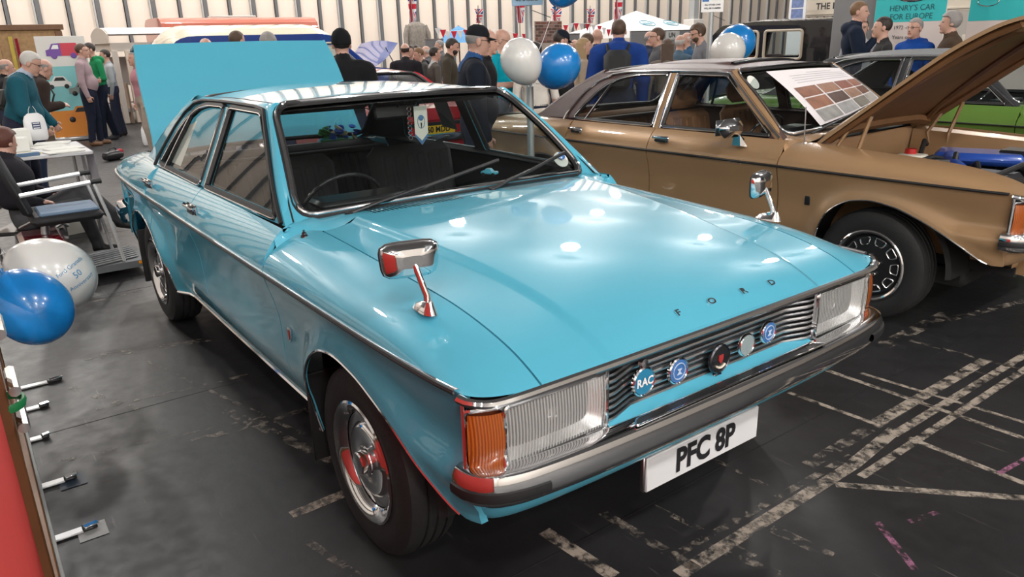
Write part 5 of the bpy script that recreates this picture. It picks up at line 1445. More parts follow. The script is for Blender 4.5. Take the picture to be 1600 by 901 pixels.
for x in (.24, -.26):
    MB().tube([(x, -.34, .66), (x, .10, .70)], .016, 8).build('arm_rest', mat('arm_white', (.70, .70, .70), .3, .4), sc)
    MB().tube([(x, .10, .70), (x, .17, .705)], .020, 8).build('arm_grip', BLACKR, sc)
    MB().tube([(x, .12, .69), (x+.02, .17, .45), (x+.03, .22, .05)], .012, 8).build('arm_stay', mat('arm_white', (.70, .70, .70), .3, .4), sc)
for x in (-.30, .22):
    for y in (-.44, -.06): MB().lathe([(0, .03), (.06, .03), (.085, .02), (.085, -.02), (.06, -.03), (0, -.03)], 20, (x, y, .085), rotx(math.pi/2)).build('scooter_wheel', TYRE, sc)
ch = empty('folding_chair', (-3.56, -1.33, 0), 1.15, 'dark folding chair under the seated lady', 'chair')
MB().box((0, 0, .27), (.42, .42, .03), bev=.01).build('seat', BLACKP, ch); MB().box((-.26, 0, .60), (.03, .42, .40), bev=.01).build('backrest', BLACKP, ch)
for x in (-.18, .18):
    for y in (-.19, .19): MB().tube([(x, y, 0), (x, y, .26)], .011, 6).build('leg', STEEL, ch)
person('seated lady in dark jacket and grey trousers with crossed legs', (-3.56, -1.34), 1.15, 1.47, top=(.018, .017, .022), legs=(.07, .07, .075), shoes=(.02, .018, .018), hair='red', style='curly', lean=-.14, nod=.25, turn=1.0, arms=('lap', 'lap'), jacket=.03, female=True,
       pose=[(-1, (.50, -.06, .53), (.56, .03, .10)), (1, (.52, .03, .66), (.84, -.10, .36))], wide=1.05)

# ---- standing visitors
P_ = stand
P_(27, 85, 9.3, 350, 'elderly man in teal sweater with white hair leaning over a bag', top=(.012, .085, .12), legs=(.02, .022, .04), hair='white', style='short', lean=.30, nod=.3, collar=(.40, .45, .55), glasses=True, belly=.07, wide=1.3, arms=('reach', 'reach'), jacket=.035)
bn_, bnf = P_(51, 97, 10.3, 20, 'balding man in brown jacket behind the man in teal sweater', top=(.045, .030, .026), legs=(.02, .03, .06), hair='grey', style='ring', lean=.35, nod=.3, jacket=.03, wide=1.15, arms=('fwd', 'fwd'))
P_(0, 93, 11.6, 10, 'man in black at the end of the leaflet table', top=(.012, .012, .014), hair='grey', style='ring', lean=.15, jacket=.02, arms=('fwd', 'fwd'))
P_(126, 84, 15.3, 350, 'big bellied man in pale pink shirt holding a phone', Hmin=1.7, top=(.34, .25, .27), legs=(.012, .016, .032), shoes=(.16, .08, .04), hair='brown', glasses=True, belly=.04, wide=1.22, jacket=.012, arms=('down', 'belly'))
P_(144, 74, 15.9, 195, 'man in green zipped hoodie facing the man in pink shirt', Hmin=1.72, top=(.012, .20, .075), legs=(.012, .016, .032), shoes=(.05, .05, .06), hair='dark', glasses=True, belly=.05, nod=.2, hood=True, arms=('belly', 'belly'), stride=.13)
P_(168, 95, 16.6, 180, 'person in grey top behind the man in green hoodie', Hmin=1.6, top=(.38, .40, .42), hair='dark', arms=('belly', 'down'))
P_(211, 80, 13.2, 200, 'woman in pink patterned blouse beside the raised boot lid', Hmin=1.55, top=(.42, .20, .23), legs=(.36, .30, .25), hair='grey', female=True, arms=('down', 'down'))
P_(320, 60, 9.6, 90, 'bald man standing behind the raised boot lid', top=(.05, .06, .09), style='bald', arms=('down', 'down'))
P_(366, 49, 10.4, 40, 'brown haired man standing behind the raised boot lid', top=(.07, .05, .05), hair='brown')
P_(418, 52, 9.2, 100, 'grey haired person standing behind the raised boot lid', top=(.10, .10, .12), hair='grey', style='curly')
P_(532, 48, 7.1, 95, 'person in black woolly hat and black coat seen from behind', top=(.010, .010, .012), hair='black', style='short', cap=('beanie', (.008, .008, .010)), jacket=.03, wide=1.05)
P_(632, 68, 12.2, 80, 'balding man in black top with white shoulder stripes', top=(.012, .014, .022), hair='dark', style='ring', jacket=.01, wide=1.1)
P_(641, 71, 13.6, 250, 'dark haired visitor facing the man with striped shoulders', top=(.02, .02, .025), hair='dark')
P_(650, 71, 14.4, 262, 'smiling dark haired visitor in black at the rear of the crowd', top=(.015, .015, .018), hair='dark')
P_(659, 76, 13.0, 190, 'sandy haired visitor in grey fleece looking down', top=(.06, .06, .06), hair='sandy', nod=.3)
P_(667, 72, 15.6, 170, 'white haired visitor beyond the grey fleece', top=(.10, .10, .11), hair='white', style='ring')
P_(677, 78, 12.2, 20, 'dark haired visitor in taupe jumper with pale collar', top=(.10, .085, .075), hair='dark', collar=(.5, .5, .5))
P_(688, 63, 16.6, 190, 'grey haired visitor by the blue parasol', top=(.12, .12, .13), hair='grey')
P_(700, 60, 11.0, 355, 'bearded man in olive sweatshirt looking down', top=(.055, .047, .034), hair='dark', beard='dark', nod=.25, wide=1.15, jacket=.012)
P_(737, 41, 6.35, 10, 'stout man in black baseball cap and navy jacket', top=(.010, .013, .022), hair='grey', style='ring', cap=('cap', (.010, .011, .014)), collar=(.03, .09, .24), nod=.12, wide=1.18, jacket=.025, belly=.05, glasses=True)
P_(755, 46, 7.6, 350, 'fair haired person in black jacket beyond the man in cap', top=(.014, .014, .016), hair='sandy', style='ring', nod=.1, jacket=.01, turn=.0)
P_(775, 45, 8.8, 350, 'bald man in bright turquoise t-shirt with glasses', top=(.0, .32, .42), legs=(.10, .13, .18), style='bald', glasses=True, nod=.3, belly=.07, wide=1.12, sleeve='short', arms=('fwd', 'fwd'))
P_(793, 68, 11.2, 190, 'person in white top facing the turquoise t-shirt', Hmin=1.5, top=(.62, .60, .58), hair='grey')
P_(836, 74, 8.3, 80, 'person in white t-shirt and dark trousers behind the balloons', Hmin=1.55, top=(.66, .63, .58), legs=(.02, .025, .045), hair='dark', sleeve='short', belly=.04)
P_(868, 47, 9.3, 20, 'man in dark cap and black coat behind the blue balloon', top=(.020, .022, .020), hair='dark', cap=('cap', (.010, .014, .022)), nod=.35, jacket=.03, wide=1.12)
P_(897, 62, 12.9, 60, 'bald visitor behind the blonde woman', Hmin=1.5, top=(.05, .05, .06), style='bald')
P_(909, 60, 10.4, 10, 'blonde long haired woman in beige at the stall', Hmin=1.5, top=(.38, .30, .22), hair='blond', style='long', female=True)
P_(924, 52, 11.0, 200, 'brown haired man in dark suit looking down at the stall', top=(.014, .015, .02), hair='brown', nod=.3, collar=(.6, .6, .6))
P_(933, 45, 12.0, 80, 'bald headed man in navy behind the stall visitors', top=(.02, .025, .05), style='bald')
bp_, bf = P_(967, 31, 8.9, 88, 'man in royal blue hooded coat seen from behind', top=(.012, .045, .22), hair='brown', hood=True, jacket=.045, wide=1.15)
P_(1014, 49, 12.3, 20, 'smiling man in dark blue jacket at the stall', top=(.03, .04, .07), hair='grey', style='ring', jacket=.01)
P_(1030, 44, 10.4, 195, 'laughing man with glasses and grey jacket', top=(.10, .10, .11), hair='brown', glasses=True, jacket=.015)
P_(1043, 61, 9.9, 95, 'woman with long brown hair seen from behind', Hmin=1.5, top=(.16, .13, .11), hair='brown', style='long', female=True)
P_(1062, 55, 11.5, 60, 'white haired man in pale blue sweater', Hmin=1.55, top=(.10, .16, .22), hair='white', style='ring')
P_(1076, 51, 13.4, 200, 'white haired man in mid blue jacket', Hmin=1.55, top=(.03, .09, .18), hair='white', style='ring')
P_(1098, 37, 11.0, 200, 'young bearded man in grey t-shirt behind the sign pole', top=(.17, .17, .19), hair='brown', style='curly', beard='brown', glasses=True, nod=.3)
P_(1340, 3, 11.6, 10, 'tall fair haired man in navy hoodie holding a cup', Hmax=1.95, top=(.010, .017, .035), hair='sandy', turn=-.3, hood=True, jacket=.02, wide=1.1, arms=('up', 'fwd'))
P_(1349, 30, 12.1, 265, 'man with glasses and pale shirt facing the navy hoodie', top=(.40, .40, .44), hair='brown', glasses=True)
P_(1385, 27, 10.3, 190, 'young man in charcoal t-shirt seen in profile', top=(.028, .028, .028), hair='dark', wide=1.1, sleeve='short')
P_(1434, 29, 10.9, 235, 'man with glasses in bright blue hoodie', top=(.008, .06, .30), hair='grey', glasses=True, hood=True, jacket=.015)
P_(1492, 19, 10.6, 190, 'grey curly haired man in brown coat by the raised bonnet', top=(.07, .045, .03), hair='grey', style='curly', jacket=.02)
# rucksacks are things of their own
def rucksack(label, o_person, frame, m, s=1.0):
    tp, hp, Rt, k = frame
    r = empty('rucksack', tuple(o_person.location), o_person.rotation_euler[2], label, 'rucksack'); r.scale = o_person.scale
    c = tp(-.25, 0, 1.24)
    MB().box((0, 0, 0), (.16*s, .30*s, .44*s), bev=.06).xf(Rt, c).build('pack', m, r)
    MB().box((-.10*s, 0, -.08), (.06, .22*s, .20*s), bev=.025).xf(Rt, c).build('front_pocket', m, r)
    for y in (-.10, .10):
        MB().tube([tp(-.20, y, 1.42), tp(-.10, y*1.2, 1.515), tp(.04, y*1.35, 1.50), tp(.13+.03, y*1.4, 1.36), tp(.13+.02, y*1.5, 1.22), tp(-.10, y*2.1, 1.08)], .018, 6, flat=.5).build('shoulder_strap', m, r)
rucksack('black rucksack on the man in royal blue coat', bp_, bf, mat('rucksack_black', (.014, .015, .017), .7))
rucksack('black rucksack with tags on the man in brown jacket', bn_, bnf, mat('rucksack_black', (.014, .015, .017), .7), 1.1)
# ================================================================ stands and vehicles at the back of the hall
def panel_thing(name, label, cat, A, B, z0, z1, m, th=.04, group=None):
    "upright flat panel between two floor points"
    A, B = np.array(A, float), np.array(B, float); d = B-A; L = np.linalg.norm(d); rz = math.atan2(d[1], d[0])
    o = empty(name, ((A[0]+B[0])/2, (A[1]+B[1])/2, 0), rz, label, cat, group)
    MB().box((0, 0, (z0+z1)/2), (L, th, z1-z0), bev=.004).build('panel', m, o, smooth=False)
    return o, L
def on_panel(o, u, z, txt, sz, m, th=.04, side=-1, **kw):
    add_text(MB(), txt, sz, (u, side*(th/2), z), (-side*1.0, 0, 0) if side > 0 else (1.0, 0, 0), (0, 0, 1.0), off=.004, **kw).build('lettering', m, o, smooth=False)
# roll-up banner of a van club
a, b = at_x(52, 57, -12.9), at_x(131, 57, -12.9)
o, L = panel_thing('rollup_banner', 'white and aqua roll up banner with a purple and red van picture', 'banner', (-12.9, a[1]), (-12.9, b[1]), .06, a[2], mat('banner_white', (.66, .65, .62), .6), .02)
MB().box((0, 0, .04), (L, .20, .08), bev=.02).build('banner_foot', STEEL, o)
S = -.012
def pic(o, u0, u1, z0, z1, col, y=-.0125, nm='banner_print'):
    MB().box(((u0+u1)/2, y, (z0+z1)/2), (abs(u1-u0), .003, z1-z0)).build(nm, mat('print_%02d%02d%02d' % tuple(int(c*99) for c in col), col, .6), o, smooth=False)
# looking from the camera side (+x) the banner's right hand side is +y; local x runs along +y, the visible face is local -y
top = a[2]
def face_box(u0, u1, z0, z1, col, nm='banner_print', dy=0.0): pic(o, u0, u1, z0, z1, col, -.0125-dy, nm)
face_box(-L/2+.01, L/2-.01, .55, top-.52, (.20, .50, .52)); face_box(-L/2+.01, L/2-.01, .08, .55, (.62, .22, .03))
zc = top-.24
vp_ = MB().plate([(-.26, -.10), (-.26, .0), (-.20, .02), (-.15, .11), (-.02, .12), (-.02, -.10)], (), lambda u, v, d: (u, -.0155-d, zc+v), .002); vp_.build('van_picture_front', mat('print_purple', (.16, .07, .32), .6), o, smooth=False)
MB().plate([(-.02, -.10), (-.02, .12), (.24, .12), (.28, .02), (.28, -.10)], (), lambda u, v, d: (u, -.0155-d, zc+v), .002).build('van_picture_rear', mat('print_red', (.55, .05, .08), .6), o, smooth=False)
for u in (-.14, .17): MB().lathe([(0, .004), (.045, .004), (.05, 0)], 16, (u, -.018, zc-.10), rotx(math.pi/2)).build('van_picture_wheel', mat('print_purple', (.16, .07, .32), .6), o)
MB().plate([(-.05, .02), (-.17, .02), (-.13, .09), (-.05, .09)], (), lambda u, v, d: (u, -.0185-d, zc+v), .001).build('van_picture_window', WHITE, o, smooth=False)
def car_pic(u, z, s, col):
    MB().plate([(-.2*s, -.05*s), (-.2*s, .03*s), (-.10*s, .05*s), (-.05*s, .13*s), (.10*s, .13*s), (.16*s, .04*s), (.2*s, .02*s), (.2*s, -.05*s)], (), lambda p, q, d: (u+p, -.0165-d, z+q), .002).build('car_picture', mat('print_car_%d' % int(col[0]*99), col, .6), o, smooth=False)
    MB().plate([(-.07*s, .05*s), (-.03*s, .11*s), (.09*s, .11*s), (.12*s, .05*s)], (), lambda p, q, d: (u+p, -.019-d, z+q), .001).build('car_picture_glass', INK, o, smooth=False)
    for k in (-.12, .12): MB().lathe([(0, .004), (.035*s, .004), (.04*s, 0)], 14, (u+k*s, -.020, z-.05*s), rotx(math.pi/2)).build('car_picture_wheel', INK, o)
car_pic(-.16, top-.82, 1.0, (.70, .70, .68)); car_pic(.20, top-.95, 1.1, (.20, .24, .22)); car_pic(.10, .45, 1.3, (.60, .20, .03))
# chipboard booth
q0, q1 = at_x(-60, 40, -14.2), at_x(93, 38, -14.2)
OSB = mat('chipboard', (.34, .21, .10), .8, var=.5, vscale=14)
bo = empty('chipboard_booth', (-14.2, 0, 0), 0, 'chipboard booth with dark timber frame hung with red and yellow cloths', 'booth')
MB().box((-.9, (q0[1]+q1[1])/2, q1[2]/2-.02), (1.8, q1[1]-q0[1], q1[2]-.04)).build('booth_wall', OSB, bo, smooth=False)
MB().box((.02, (q0[1]+q1[1])/2, q1[2]-.05), (.08, q1[1]-q0[1]+.1, .10), bev=.006).build('roof_beam', WOOD, bo)
MB().box((.02, q1[1]-.05, q1[2]/2-.06), (.08, .12, q1[2]-.12), bev=.006).build('corner_post', WOOD, bo)
for (pa, pb, col) in (((0, 70), (17, 145), (.52, .03, .05)), ((18, 57), (26, 120), (.55, .42, .10)), ((27, 60), (38, 130), (.30, .02, .04))):
    A, B = at_x(*pa, -14.12), at_x(*pb, -14.12)
    MB().grid([[(.085+.01*math.sin(k*1.9), A[1]+(B[1]-A[1])*k/6, z) for z in (max(B[2], .4), A[2])] for k in range(7)]).build('hung_cloth', cloth(col), bo)
# white catering trailer with open side
t0 = at_x(166, 42, -15.5); t1_ = at_x(268, 38, -15.5)
tr_ = empty('catering_trailer', (-15.5, 0, 0), 0, 'white trailer with curved roof and pale timber uprights', 'trailer')
y0, y1, zt = t0[1], t1_[1]+.6, t0[2]
MB().grid([[(x, y, zt-.30+.30*math.sin(math.pi*(.08+.84*(x+2.0)/2.1))**.5) for y in (y0, y1)] for x in np.linspace(-2.0, .1, 14)]).build('curved_roof', mat('trailer_white', (.74, .72, .72), .4), tr_)
MB().plate([(x, zt-.30+.30*math.sin(math.pi*(.08+.84*(x+2.0)/2.1))**.5) for x in np.linspace(-2.0, .1, 14)]+[(.1, zt-.34), (-2.0, zt-.34)], (), lambda u, v, d: (u, y0-.01-d, v), .03).build('roof_end', mat('trailer_cream', (.48, .43, .38), .6), tr_, smooth=False)
MB().box((-.95, (y0+y1)/2, zt-.42), (2.0, y1-y0, .18)).build('roof_fascia', mat('trailer_cream', (.48, .43, .38), .6), tr_, smooth=False)
for i, yy in enumerate((y0+.06, y0+.32)): MB().box((.05, yy, (zt-.5)/2+.02), (.10, .11, zt-.52), bev=.006).build('upright', mat('pale_timber', (.55, .46, .38), .7) if i else mat('trailer_cream', (.48, .43, .38), .6), tr_)
MB().box((-.9, y0+.2, .45), (1.8, .04, .86)).build('end_panel', mat('timber_brown', (.26, .19, .14), .7), tr_, smooth=False)
MB().box((-1.0, (y0+y1)/2, .30), (1.9, y1-y0-.1, .08)).build('trailer_floor', STEEL, tr_, smooth=False)
MB().box((-1.9, (y0+y1)/2, 1.1), (.06, y1-y0, zt-1.4)).build('rear_wall', mat('trailer_cream', (.48, .43, .38), .6), tr_, smooth=False)
for y in (y0+.6, y1-.6): MB().lathe([(0, .08), (.2, .08), (.29, .06), (.29, -.06), (.2, -.08), (0, -.08)], 24, (-.12, y, .29), roty(math.pi/2)).build('trailer_wheel', TYRE, tr_)
# ---- blue panel van with cream roof, nose to the right, bonnet up
def van(label, x, y0, y1, zt, body, roof):
    v = empty('panel_van', (x, y0, 0), 0, label, 'van')
    L = y1-y0; Wd = 1.9
    NAVY = body
    prof = [(0, .45), (0, 1.30), (.06, 1.62), (L-1.55, 1.62), (L-.95, 1.12), (L-.10, 1.02), (L, .85), (L, .45)]      # (y, z)
    side = fillet(prof, .06, 4)
    wins = [fillet([(L-1.98, 1.16), (L-1.14, 1.16), (L-1.60, 1.56), (L-1.98, 1.56)], .04, 3)]
    for s, xx in ((1, 0.0), (-1, -Wd)):
        MB().plate(side, wins, lambda u, w, d: (xx-s*d, u, w), .05).build('van_side', NAVY, v)
        for wn in wins: MB().plate(wn, (), lambda u, w, d: (xx-s*(.02+d), u, w)).build('side_window', GLASS, v, smooth=False)
        for wn in wins: MB().tube([(xx+s*.004, u, w) for u, w in wn], .012, 6, True).build('window_seal', mat('seal_grey', (.30, .30, .30), .5), v)
        for y in (.85, L-.95):
            MB().lathe([(0, .09), (.18, .09), (.22, .10), (.31, .08), (.33, .05), (.33, -.08), (.2, -.09)], 30, (xx-s*.06, y, .33), roty(s*math.pi/2)).build('van_wheel', TYRE, v)
            MB().lathe([(0, .115), (.12, .105), (.17, .095)], 24, (xx-s*.06, y, .33), roty(s*math.pi/2)).build('van_hubcap', CHROME, v)
    rp = lambda t: zt-.36+.36*max(0, math.sin(math.pi*(.06+.88*t)))**.55
    G = []
    for y in np.r_[0, .006, .02, .05, .09, np.linspace(.14, .86, 8), .91, .95, .98, .994, 1]:
        yy = .02+(L-1.62)*y; e = math.sqrt(max(0, 1-(1-min(1, min(y, 1-y)/.13))**2))
        G.append([(-Wd*t, yy, 1.60+(rp(t)-1.60)*e) for t in np.linspace(0, 1, 15)])
    MB().grid(G).build('van_roof', roof, v)
    for j, sx in ((0, 1), (-1, -1)):      # blue upper side between waist and roof
        MB().grid([[(r[j][0]+sx*.004, r[j][1], 1.59), (r[j][0]+sx*.004, r[j][1], r[j][2]+.01)] for r in G]).build('upper_side', NAVY, v)
    MB().tube([(.012, yy, 1.615) for yy in np.linspace(.05, L-1.6, 8)], .02, 6).build('roof_gutter', roof, v)
    MB().grid([[(-Wd*t, L-1.55+.60*w, 1.62-.50*w) for w in np.linspace(0, 1, 5)] for t in np.linspace(.02, .98, 8)]).build('windscreen', GLASS, v)
    for t in (.02, .98): MB().tube([(-Wd*t, L-1.56, 1.63), (-Wd*t, L-.93, 1.11)], .035, 8).build('screen_pillar', NAVY, v)
    MB().box((-Wd/2, L/2-.3, .50), (Wd-.1, L-.9, .10)).build('van_floor', DARK, v)
    MB().box((-Wd/2, L-.50, .62), (Wd-.12, .86, .40), bev=.03).build('engine_box', DARK, v)
    MB().box((-Wd/2, .02, .95), (Wd-.1, .04, .95)).build('rear_doors', NAVY, v, smooth=False)
    MB().box((-Wd/2, L+.03, .68), (Wd-.06, .06, .36), bev=.02).build('van_grille', STEEL, v); MB().box((-Wd/2, L+.09, .46), (Wd+.04, .08, .12), bev=.03).build('van_bumper', CHROME, v)
    G = [[(-.04-(Wd-.08)*t, .80*w*math.cos(.42+.25*w), .80*w*math.sin(.42+.25*w)+.06*math.sin(math.pi*t)) for w in np.linspace(0, 1, 8)] for t in np.linspace(0, 1, 12)]
    hb = MB().grid(G).build('raised_bonnet', NAVY, v); hb.location = (0, L-.86, 1.08)
    MB().tube([(-.2, L-.20, 1.02), (-.2, L-.45, 1.50)], .012, 6).build('bonnet_stay', STEEL, v)
    sw_ = np.linspace(0, 2*math.pi, 24, endpoint=False)
    MB().tube([(-.45+.20*math.cos(a), L-1.55+.08*math.sin(a), 1.18+.18*math.sin(a)) for a in sw_], .014, 6, True).build('steering_wheel', BLACKP, v)
    return v
NAVY = paint('navy_blue_paint', (.012, .045, .24)); CREAMP = paint('cream_paint', (.66, .60, .46))
va, vb_ = at_x(266, 60, -11.6), at_x(640, 100, -11.6)
van('navy blue panel van with cream roof and raised bonnet', -11.6, va[1], vb_[1], at_x(400, 38, -12.3)[2], NAVY, CREAMP)
# dusty red lorry roof beyond the van
la, lb = at_x(256, 60, -18.2), at_x(497, 36, -18.2); lz_ = at_x(320, 27, -18.5)[2]
lo_ = empty('box_lorry', (-18.2, la[1], 0), 0, 'dusty red box lorry with rounded roof behind the van', 'lorry')
TERRA = paint('dusty_red_paint', (.44, .13, .09)); LL = max(3.0, lb[1]-la[1])
sec = [(0, .7), (0, lz_-.35), (-.05, lz_-.15), (-.22, lz_-.03), (-.5, lz_), (-1.5, lz_), (-1.78, lz_-.03), (-1.95, lz_-.15), (-2.0, lz_-.35), (-2.0, .7)]
MB().grid([[(u, y, w) for u, w in sec] for y in (0, LL)]).build('lorry_body', TERRA, lo_)
for y in (0, LL): MB().plate(sec, (), lambda u, w, d: (u, y, w)).build('lorry_end', TERRA, lo_, smooth=False)
MB().tube([(.012, .05, lz_-.36), (.012, LL-.05, lz_-.36)], .02, 6).build('roof_gutter', TERRA, lo_)
MB().box((-1.0, LL*.5, lz_+.03), (.5, 1.2, .06), bev=.02).build('roof_vent', mat('vent_grey', (.45, .43, .40), .5), lo_)
MB().box((-1.0, LL/2, .62), (1.7, LL-.2, .14)).build('lorry_chassis', DARK, lo_)
for y in (.7, LL-.7):
    for xx, s in ((-.12, 1), (-1.88, -1)): MB().lathe([(0, .09), (.2, .09), (.38, .07), (.38, -.07), (0, -.09)], 26, (xx, y, .38), roty(math.pi/2)).build('lorry_wheel', TYRE, lo_)
# ---- blue parasol, stalls, flags, bunting
pu = at_x(716, 40, -15.0)
um = empty('parasol', (-15.0, pu[1], 0), 0, 'pale blue market parasol in front of the far wall', 'parasol')
MB().tube([(0, 0, .08), (0, 0, pu[2])], .022, 8).build('parasol_pole', WOOD, um)
MB().lathe([(.22, 0), (.22, .06), (.05, .09)], 20).build('parasol_base', BLACKP, um)
cn = MB(); n = 8; rad = .62; hz = .42
for k in range(n):
    a0, a1 = 2*math.pi*k/n, 2*math.pi*(k+1)/n
    MB().grid([[(rad*w*((1-t)*math.cos(a0)+t*math.cos(a1)), rad*w*((1-t)*math.sin(a0)+t*math.sin(a1)), pu[2]-hz*w**1.2-.03*math.sin(math.pi*t)*w) for t in np.linspace(0, 1, 4)] for w in np.linspace(0, 1, 5)]).build('parasol_panel', cloth((.12, .28, .50)), um)
    MB().tube([(0, 0, pu[2]-.02), (rad*math.cos(a0), rad*math.sin(a0), pu[2]-hz)], .006, 5).build('parasol_rib', STEEL, um)
GRAYB = mat('display_grey', (.16, .16, .165), .8)
for i, (p0, p1, zt, lab) in enumerate((((664, 62), (692, 62), 1.62, 'dark grey display board beside the blue parasol'), ((858, 54), (905, 54), 1.70, 'dark grey display board behind the brick patterned cloth'), ((985, 49), (1086, 47), 1.72, 'long dark grey display board under the white gazebo'))):
    A, B = at_x(*p0, -13.6), at_x(*p1, -13.6)
    o, L = panel_thing('display_board', lab, 'display board', (-13.6, A[1]), (-13.6, B[1]), .0, A[2], GRAYB, .05)
    MB().box((0, 0, A[2]), (L, .06, .03)).build('board_edge', STEEL, o, smooth=False)
    for s in (-1, 1): MB().box((s*L*.42, 0, .02), (.05, .5, .04), bev=.01).build('board_foot', STEEL, o)
    if i == 2: on_panel(o, L*.12, A[2]-.14, 'UN', .20, INK, .05, bold=.006); MB().box((L*.13, -.027, A[2]-.14), (.62, .004, .26)).build('board_sign', mat('sign_grey', (.42, .42, .41), .6), o, smooth=False)
# white gazebo
ga = at_x(994, 17, -15.6)
gz = empty('gazebo', (-15.6, ga[1], 0), 0, 'white pop up gazebo with pointed roof and round printed emblems', 'gazebo')
GW = mat('gazebo_white', (.80, .80, .80), .6); ez = at_x(1045, 47, -13.9)[2]; hw = 1.6
for k in range(4):
    a0, a1 = math.pi/4+k*math.pi/2, math.pi/4+(k+1)*math.pi/2
    c0, c1 = np.array([hw*math.sqrt(2)*math.cos(a0), hw*math.sqrt(2)*math.sin(a0), ez]), np.array([hw*math.sqrt(2)*math.cos(a1), hw*math.sqrt(2)*math.sin(a1), ez]); ap = np.array([0, 0, ga[2]])
    MB().grid([[ap*(1-w)+(c0*(1-t)+c1*t)*w-np.array([0, 0, .04*math.sin(math.pi*w)]) for t in np.linspace(0, 1, 4)] for w in np.linspace(0, 1, 6)]).build('roof_panel', GW, gz)
    MB().grid([[c0*(1-t)+c1*t-np.array([0, 0, .20*w]) for w in (0, 1)] for t in np.linspace(0, 1, 4)]).build('valance', GW, gz)
    MB().tube([c0*np.array([.98, .98, 0]), c0*np.array([.98, .98, 1])], .02, 8).build('gazebo_leg', STEEL, gz)
for y in (-.55, .55):
    n_ = np.array([ga[2]-ez, 0, hw]); n_ /= np.linalg.norm(n_); c = np.array([hw*.66, y, ez+(ga[2]-ez)*.34])+n_*.01
    ux, uy = np.array([0, 1.0, 0]), np.cross(n_, np.array([0, 1.0, 0])); 
    MB().tube([c+ux*.30*math.cos(a)+uy*.22*math.sin(a) for a in np.linspace(0, 2*math.pi, 24, endpoint=False)], .014, 5, True).build('roof_emblem', mat('print_teal', (.08, .25, .32), .6), gz)
    MB().add([c-ux*.22-uy*.05, c+ux*.22-uy*.05, c+ux*.22+uy*.05, c-ux*.22+uy*.05], [(0, 1, 2, 3)]).build('emblem_bar', mat('print_teal', (.08, .25, .32), .6), gz, smooth=False)
# union flags on staffs
FBLUE, FRED, FWHT = cloth((.02, .04, .20)), cloth((.48, .03, .05)), cloth((.62, .60, .60))
def union_flag(label, px, py_top, py_bot, x, wid):
    A, B = at_x(px, py_top, x), at_x(px, py_bot, x)
    o = empty('union_flag', (x, A[1], 0), 0, label, 'flag', 'union flags along the stalls')
    h = A[2]-B[2]
    MB().tube([(0, 0, 0), (0, 0, A[2]+.08)], .012, 6).build('flag_staff', STEEL, o)
    fold = lambda u, w: (.06*math.sin(u*7+w*3), wid*(u-.5)*(1-.35*w), A[2]-h*w)
    n, m = 30, 44; grid = [[fold(i/n, j/m) for j in range(m+1)] for i in range(n+1)]
    mb = MB().grid(grid)
    mi = []
    for i in range(n):
        for j in range(m):
            u, w = (i+.5)/n, (j+.5)/m
            if abs(u-.5) < .10 or abs(w-.5) < .07: k = 1
            elif abs(u-.5) < .18 or abs(w-.5) < .13: k = 2
            elif abs((u-.5)-(w-.5)) < .05 or abs((u-.5)+(w-.5)) < .05: k = 1
            elif abs((u-.5)-(w-.5)) < .12 or abs((u-.5)+(w-.5)) < .12: k = 2
            else: k = 0
            mi.append(k)
    mb.m = mi
    mb.build('flag_cloth', [FBLUE, FRED, FWHT], o)
union_flag('drooping union flag above the camouflage jacket', 641, -20, 40, -15.5, .30)
union_flag('small union flag behind the man in black cap', 747, 14, 36, -13.0, .22)
union_flag('tall union flag beside the parking sign pole', 811, -20, 36, -12.5, .34)
union_flag('small union flag above the brick patterned cloth', 868, 14, 36, -13.0, .34)
union_flag('small union flag above the stall visitors', 922, 14, 36, -13.0, .26)
union_flag('tall union flag above the blue hooded coat', 965, -20, 34, -12.0, .34)
# camouflage jacket on a hanger, union jack cushion cover, brick cloth
cj = at_x(650, 34, -14.5)
hj = empty('hanging_jacket', (-14.5, cj[1], 0), 0, 'camouflage jacket hanging on a stand', 'jacket')
MB().tube([(0, 0, 0), (0, 0, cj[2]+.06)], .014, 6).build('stand_pole', STEEL, hj); MB().lathe([(.25, 0), (.25, .03), (.03, .05)], 18).build('stand_base', BLACKP, hj)
zt = cj[2]
camo = mat('camouflage', (.26, .23, .20), .9, var=.55, vscale=16)
G = []
for z, w, d in ((zt, .10, .05), (zt-.06, .24, .09), (zt-.12, .30, .11), (zt-.35, .27, .12), (zt-.60, .27, .12), (zt-.72, .28, .12)):
    G.append([(d*math.sin(a), w*math.cos(a), z) for a in np.linspace(0, 2*math.pi, 24, endpoint=False)])
MB().grid(G, 0, False, True).build('jacket_body', camo, hj)
for s in (-1, 1): MB().tube([(0, s*.24, zt-.10), (.02, s*.33, zt-.30), (.05, s*.36, zt-.62)], [.075, .07, .055], 10).build('jacket_sleeve', camo, hj)
bc = at_x(835, 33, -12.5); bd = at_x(866, 68, -12.5)
o, L = panel_thing('brick_cloth', 'brick patterned backdrop hanging behind the balloons', 'backdrop', (-12.5, bc[1]), (-12.5, bd[1]+.25), 0.0, bc[2], mat('brick_mortar', (.30, .25, .22), .9), .03)
rnd = random.Random(2)
z = bc[2]-.05; r = 0
brk = [cloth((.16, .07, .055)), cloth((.22, .13, .11)), cloth((.10, .06, .05))]
while z > bc[2]-.55:
    u = -L/2+.02-(.09 if r % 2 else 0)
    while u < L/2-.02:
        a0, a1 = max(u, -L/2+.01), min(u+.165, L/2-.01)
        if a1-a0 > .02: MB().box(((a0+a1)/2, -.017, z), (a1-a0, .008, .062)).build('brick', brk[rnd.randrange(3)], o, smooth=False)
        u += .18
    z -= .075; r += 1
